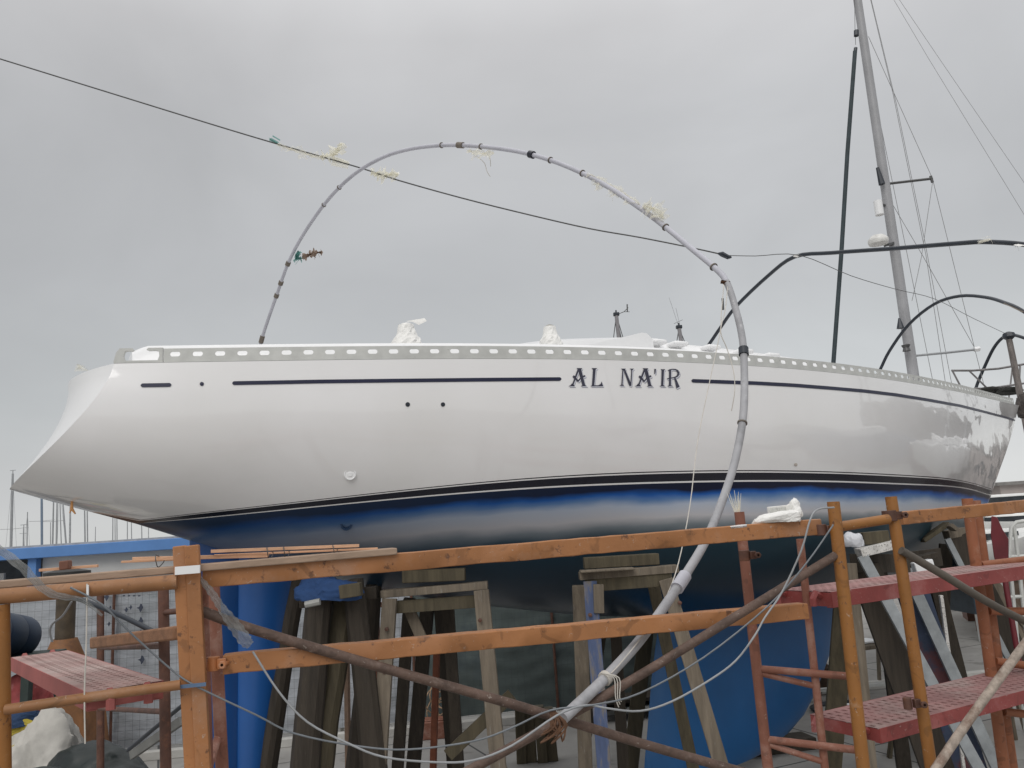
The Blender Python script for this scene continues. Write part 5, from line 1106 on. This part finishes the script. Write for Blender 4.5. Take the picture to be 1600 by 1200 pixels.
simple_hull(nb, Vector((mbase.x-.75, Yn, 0)), R(62), 9.0, 2.5, 1.3, 3.9, M_white, mat('neighbour_bottom', (.03, .05, .07), .6))
mb = MB(); mb.beam((mbase.x, Yn-1.1, 1.6), (mbase.x, Yn+.5, 1.6), .16, 1.5); mb.build('keel', mat('neighbour_bottom', (.03, .05, .07), .6), nb)
MT = P(1334, -40, Yn); MBp = P(1430, 605, Yn)
mb = MB(); k = 16*Yn/F/2; mb.tube([MBp, MBp+(MT-MBp)*.5, MT], [.112, .102, .090], 14); M_mast = mat('grey_mast', (.33, .33, .34), .45, .1, 2); mb.build('mast', M_mast, nb)
def nbp(name, pts, r, m, n=6, dY=0): 
    mb = MB(); mb.tube([P(x, y, Yn+dY) for x, y in pts], r, n); return mb.build(name, m, nb)
nbp('spreader', [(1388, 287), (1457, 279)], .028, M_wire); nbp('spreader', [(1428, 556), (1480, 551), (1526, 546)], .026, M_mst)
nbp('spreader_tip', [(1522, 546), (1530, 545)], .055, M_white); nbp('spreader_tip', [(1454, 275), (1457, 285)], .03, M_wire)
M_rig = mat('thin_rigging', (.22, .22, .22), .5)
for pts in ([(1359, -10), (1400, 160), (1445, 377), (1487, 600)], [(1357, 57), (1457, 279), (1487, 400), (1523, 545), (1540, 612)], [(1343, 33), (1373, 180), (1418, 400), (1457, 593)], [(1358, -10), (1395, 145), (1447, 400), (1477, 597)], [(1395, 320), (1442, 400), (1522, 542)], [(1457, 285), (1440, 400), (1425, 470)]):
    nbp('shroud', pts, .006, M_rig, 5)
nbp('backstay', [(1385, -20), (1450, 90), (1600, 335), (1680, 470)], .005, M_rig, 4); nbp('backstay', [(1392, -20), (1470, 95), (1600, 285), (1680, 400)], .005, M_rig, 4)
nbp('halyard', [(1335, -20), (1336, 48), (1337, 70)], .006, M_wire, 4, -.6)
mb = MB(); mb.tube([P(1337, 75, Yn-.6), P(1336, 84, Yn-.6)], .04, 8); mb.tube([P(1338, 48, Yn-.6), P(1338, 56, Yn-.6)], .055, 8); mb.build('swivel', M_black, nb)
nbp('furled_sail', [(1336, 80), (1324, 240), (1315, 390), (1302, 570), (1297, 640)], .046, mat('dark_furled_cover', (.028, .042, .048), .7, .3, 6), 8, -.6)
c = P(1373, 325, Yn-.2); mb = MB(); mb.lathe(c-Vector((0, 0, .17)), [(.06, 0), (.09, .01), (.09, .33), (.06, .34)], 14); mb.build('radar_reflector', M_white, nb)
c = P(1372, 375, Yn-.4); mb = MB(); mb.lathe(c-Vector((0, 0, .11)), [(.10, 0), (.19, .02), (.21, .08), (.20, .13), (.13, .20), (.02, .22)], 20); mb.build('radar_dome', mat('dome_white', (.68, .67, .64), .5), nb)
mb = MB(); mb.beam(P(1385, 383, Yn-.2), P(1396, 380, Yn), .12, .05); mb.beam(P(1378, 320, Yn-.1), P(1386, 322, Yn), .04, .04); mb.build('bracket', M_wire, nb)
mb = MB(); mb.tube([P(1371, 262, Yn-.15), P(1378, 288, Yn-.15)], [.035, .07], 8); mb.build('mast_lamp', M_black, nb)
mb = MB(); mb.tube([P(1405, 497, Yn-.2), P(1407, 513, Yn-.2)], [.02, .08], 8); mb.build('deck_lamp', M_black, nb)
mb = MB(); mb.lathe(P(1416, 545, Yn-.2), [(.08, -.05), (.06, .02), (.09, .08)], 10); mb.build('mast_winch', M_wire, nb)

# pushpit rails and frame posts at the right edge behind the bow
Yr = 15.8
rf = empty('guard_rail', P(1540, 640, Yr), 'thin steel guard rails and legs above the bow toe rail at the right', 'guard rail')
def rfp(name, pts, r, m=None):
    mb = MB(); mb.tube([P(x, y, Yr) for x, y in pts], r, 8); mb.build(name, m or mat('dull_steel', (.22, .21, .21), .4, .2, 6, metal=.4), rf)
rfp('top_rail', [(1487, 579), (1520, 579), (1560, 576), (1600, 569), (1660, 560)], .022); rfp('lower_rail', [(1522, 607), (1545, 607), (1600, 599), (1660, 590)], .020)
rfp('leg', [(1488, 579), (1500, 602)], .018); rfp('leg', [(1514, 579), (1548, 612)], .018); rfp('leg', [(1582, 574), (1576, 625)], .016); rfp('leg', [(1594, 570), (1590, 640)], .018)
mb = MB(); a = P(1576, 527, 14.8); b = P(1600, 645, 14.8); g = a+(b-a)*(a.z/(a.z-b.z)); mb.tube([a, (a+g)/2, g], [.055, .07, .08], 10)
tag(mb.build('wooden_pole', mat('weathered_pole', (.17, .15, .14), .85, .45, 4, (4, 4, 1), spots=((.4, .38, .35), 6, .58, .1, .7), bump=.5)), 'weathered leaning pole at the right edge carrying the farthest hoop', 'pole')
mb = MB(); mb.lathe(P(1576, 524, 14.8)-Vector((0, 0, .08)), [(.06, 0), (.12, .05), (.10, .12), (.03, .15)], 8); tag(mb.build('pole_cap', M_black), 'dark cap on top of the leaning pole', 'cap')
c = P(1564, 612, 15.3); crumple('rope_bundle', (c, .28, .15, .09), .3, mat('black_rope', (.03, .03, .027), .9, .4, 20), 'dark rope bundle lying behind the bow toe rail', 'rope bundle', 71)
c = P(1598, 640, 13.6); crumple('anchor_roller', (c, .10, .12, .28), .25, mat('dark_fitting', (.06, .05, .045), .7, .4, 20), 'dark deck gear at the right edge above the bow', 'deck gear', 72)

# ------------------------------------------------------------------ right background below the bow
Ys = 24
a = P(1562, 759, Ys); b = P(1700, 750, Ys); sh = empty('boat_shed', ((a.x+b.x)/2+3, Ys, 0), 'pale concrete shed beyond the bow at the right', 'shed')
M_ps = mat('pale_shed', (.42, .37, .35), .85, .12, 1.5, spots=((.3, .28, .26), 2, .58, .15, .5))
mb = MB(); mb.box((a.x+4, Ys+3, a.z/2), (8, 6, a.z)); mb.build('wall', M_ps, sh, smooth=False)
mb = MB(); mb.box((a.x+4, Ys+3, a.z+.05), (8.3, 6.3, .10)); mb.build('roof', mat('shed_roof', (.22, .21, .2), .8), sh, smooth=False)
for k in range(3): mb = MB(); mb.box((a.x+1.2+k*1.9, Ys-.01, a.z-.9), (.7, .05, .6)); mb.build('window', M_black, sh, smooth=False)
M_bt = mat('small_boat_white', (.72, .72, .70), .4, .08, 3)
for k, (x, y, Y, L, an, lb) in enumerate(((1548, 905, 19, 4.2, .5, 'small white dinghy hull just right of the orange double frame'), (1590, 868, 22, 5, 2.6, 'white motor boat hull beyond the dark red board'), (1570, 835, 23.2, 4.5, .2, 'white boat hull in front of the pale shed'), (1515, 900, 21, 4.2, 1.2, 'white hull half hidden behind the orange double frame'))):
    g = PZ(x, y, 0) if False else P(x, y, Y); zz = max(g.z, .0); o = empty('small_boat', (g.x, Y, 0), lb, 'small boat', 'small boats stored beyond the bow'); simple_hull(o, Vector((g.x, Y, 0)), an, L, 1.7, zz+.05, zz+.85, M_bt, M_bt)
    mb = MB(); mb.box((g.x, Y, zz+.95), (1.2, .9, .35), an); mb.build('cabin', M_bt, o, bevel=.08); 
    mb = MB(); mb.box((g.x, Y, (zz+.3)/2), (.9, .5, zz+.3), an); mb.build('cradle', M_brw, o)
    mb = MB(); mb.box((g.x, Y, zz+.98), (1.22, .92, .14), an); mb.build('window_band', mat('dark_glass', (.03, .035, .04), .15), o)
GK = 'crates and boxes stacked beyond the bow'
random.seed(5)
cols = [mat('box_white', (.62, .62, .60), .7, .1), mat('box_grey', (.33, .33, .32), .8, .2), mat('box_brown', (.22, .16, .12), .8, .3), mat('box_green', (.16, .20, .16), .8, .3)]
lbs = ['white crate on the ground beside the dinghy', 'grey crate behind the steel stool legs', 'brown crate low beyond the red walkway', 'greenish box in the clutter beyond the bow', 'white box on top of the clutter near the dark red board', 'grey box at the right edge beyond the walkway']
for k, (x, y, Y, s) in enumerate(((1540, 895, 17.5, .55), (1572, 898, 18, .5), (1598, 905, 17, .5), (1545, 865, 20, .6), (1560, 880, 19.5, .45), (1600, 880, 20, .6))):
    g = P(x, y, Y); h = max(.35, g.z); o = empty('storage_crate', (g.x, Y, 0), lbs[k], 'crate', GK); mb = MB(); mb.box((g.x, Y, h/2), (s, s*.7, h), random.uniform(-.4, .4)); mb.build('box', cols[k % 4], o, bevel=.01)
    mb = MB(); mb.box((g.x, Y, h+.02), (s*1.06, s*.76, .05), random.uniform(-.1, .1)); mb.build('lid', cols[(k+1) % 4], o)
# low timber kerb beyond
mb = MB(); a = PZ(1500, 925, 0); b = PZ(1700, 912, 0); mb.beam((a.x-.5, a.y, .1), (b.x+4, b.y, .1), .25, .2); tag(mb.build('timber_kerb', mat('brown_kerb', (.20, .13, .10), .85, .3, 3), bevel=.01), 'long brown timber lying at the far edge of the concrete yard', 'timber')
# dark red rudder blade hung behind the beam
mb = MB(); Yq = 8.8
pl = [(1549, 806), (1558, 808), (1567, 828), (1576, 842), (1576, 880), (1572, 893), (1560, 893), (1553, 870), (1548, 835)]
vs = [P(x, y, Yq) for x, y in pl]+[P(x, y, Yq+.09) for x, y in pl]; n = len(pl); mb.add(vs, [tuple(range(n)), tuple(range(2*n-1, n-1, -1))]+[(i, n+i, n+(i+1) % n, (i+1) % n) for i in range(n)])
a = P(1568, 893, Yq+.04); mb.tube([a, (a.x, a.y, 0)], .03, 8)
tag(mb.build('red_board', mat('maroon', (.12, .012, .018), .55, .3, 4), bevel=.01), 'dark maroon pointed blade standing below the pale orange beam', 'rudder blade')
# steel stool frames
st_ = empty('steel_ladder', PZ(1590, 960, 0), 'bent steel tube ladder standing beyond the red walkway at the right edge', 'ladder')
Yl = 9.5
for pts in ([(1576, 1010), (1577, 870), (1580, 824), (1588, 816), (1600, 814)], [(1594, 1005), (1587, 840), (1584, 822)]):
    mb = MB(); w_ = [P(x, y, Yl) for x, y in pts]; g = w_[0]; w_[0] = Vector((g.x, g.y, 0)) ; mb.tube(w_, .022, 8); mb.build('stile', M_alu, st_)
for y0 in (870, 903, 933): mb = MB(); mb.tube([P(1575, y0, Yl), P(1620, y0-2, Yl)], .02, 8); mb.build('rung', M_alu, st_)
mb = MB(); mb.tube([P(1418, 880, 9.9), P(1422, 905, 9.9)], .08, 8)
c = P(1428, 890, 8.6); mb = MB(); mb.beam(c, c+Vector((.2, 0, .03)), .1, .14); tag(mb.build('white_can', M_white, bevel=.01), 'white box shaped can between the right hand trestles', 'can')
c = P(1336, 848, 7.6); crumple('white_bag', (c, .09, .08, .10), .12, mat('pale_bag', (.62, .63, .66), .5, .1, 10), 'pale plastic bag on the head of the right hand trestle', 'plastic bag', 81)

# ------------------------------------------------------------------ unseen yachts and shed added for the hull to reflect
GY = 'unseen yachts added at the right for the hull to reflect'
M_hb = mat('added_blue_hull', (.02, .035, .10), .3, .1, 3); M_anti = mat('added_red_bottom', (.16, .03, .025), .7, .2, 3)
for k, (x, y, an, L, B, mm1, lb) in enumerate(((17, 17, 1.2, 9, 3, M_white, 'white yacht nearest the bow, added out of frame for the hull to reflect'), (15.5, 10, 1.5, 8, 2.8, M_hb, 'navy yacht beyond the walkways, added out of frame for the hull to reflect'), (22, 23, 1.0, 11, 3.4, M_white, 'large white yacht far beyond the bow, added out of frame for the hull to reflect'), (19, 3, 1.7, 9, 3, M_white, 'white yacht abeam of the camera, added out of frame for the hull to reflect'), (23, 12, 1.3, 10, 3.2, M_hb, 'large navy yacht in the second row, added out of frame for the hull to reflect'), (17, -6, 1.9, 9, 3, M_white, 'white yacht behind the camera, added out of frame for the hull to reflect'))):
    o = empty('added_yacht', (x, y, 0), lb, 'sailing yacht', GY); simple_hull(o, Vector((x, y, 0)), an, L, B, 1.0, 3.1, mm1, M_anti)
    mb = MB(); mb.box((x, y, 3.45), (2.6, 1.4, .55), an); mb.build('cabin', M_white, o, bevel=.12)
    mb = MB(); mb.beam((x, y, .1), (x, y, 1.4), 1.5, .2, up=(math.cos(an), math.sin(an), 0)); mb.build('keel', M_anti, o)
    mb = MB(); mb.tube([(x, y, 3.3), (x, y, 15)], .09, 8); mb.build('mast', M_mst, o)
o = empty('boat_shed', (38, 28, 0), 'long grey brown shed added far right out of frame for the bow to reflect', 'shed')  # unseen shed added to darken the reflections in the bow
mb = MB(); mb.box((38, 28, 3), (6, 34, 6), R(-35)); mb.build('wall', mat('added_shed_wall', (.14, .12, .12), .8, .3, .5), o, smooth=False)
mb = MB(); mb.box((38, 28, 6.15), (6.6, 34.6, .3), R(-35)); mb.build('roof', mat('shed_roof', (.22, .21, .2), .8), o, smooth=False)
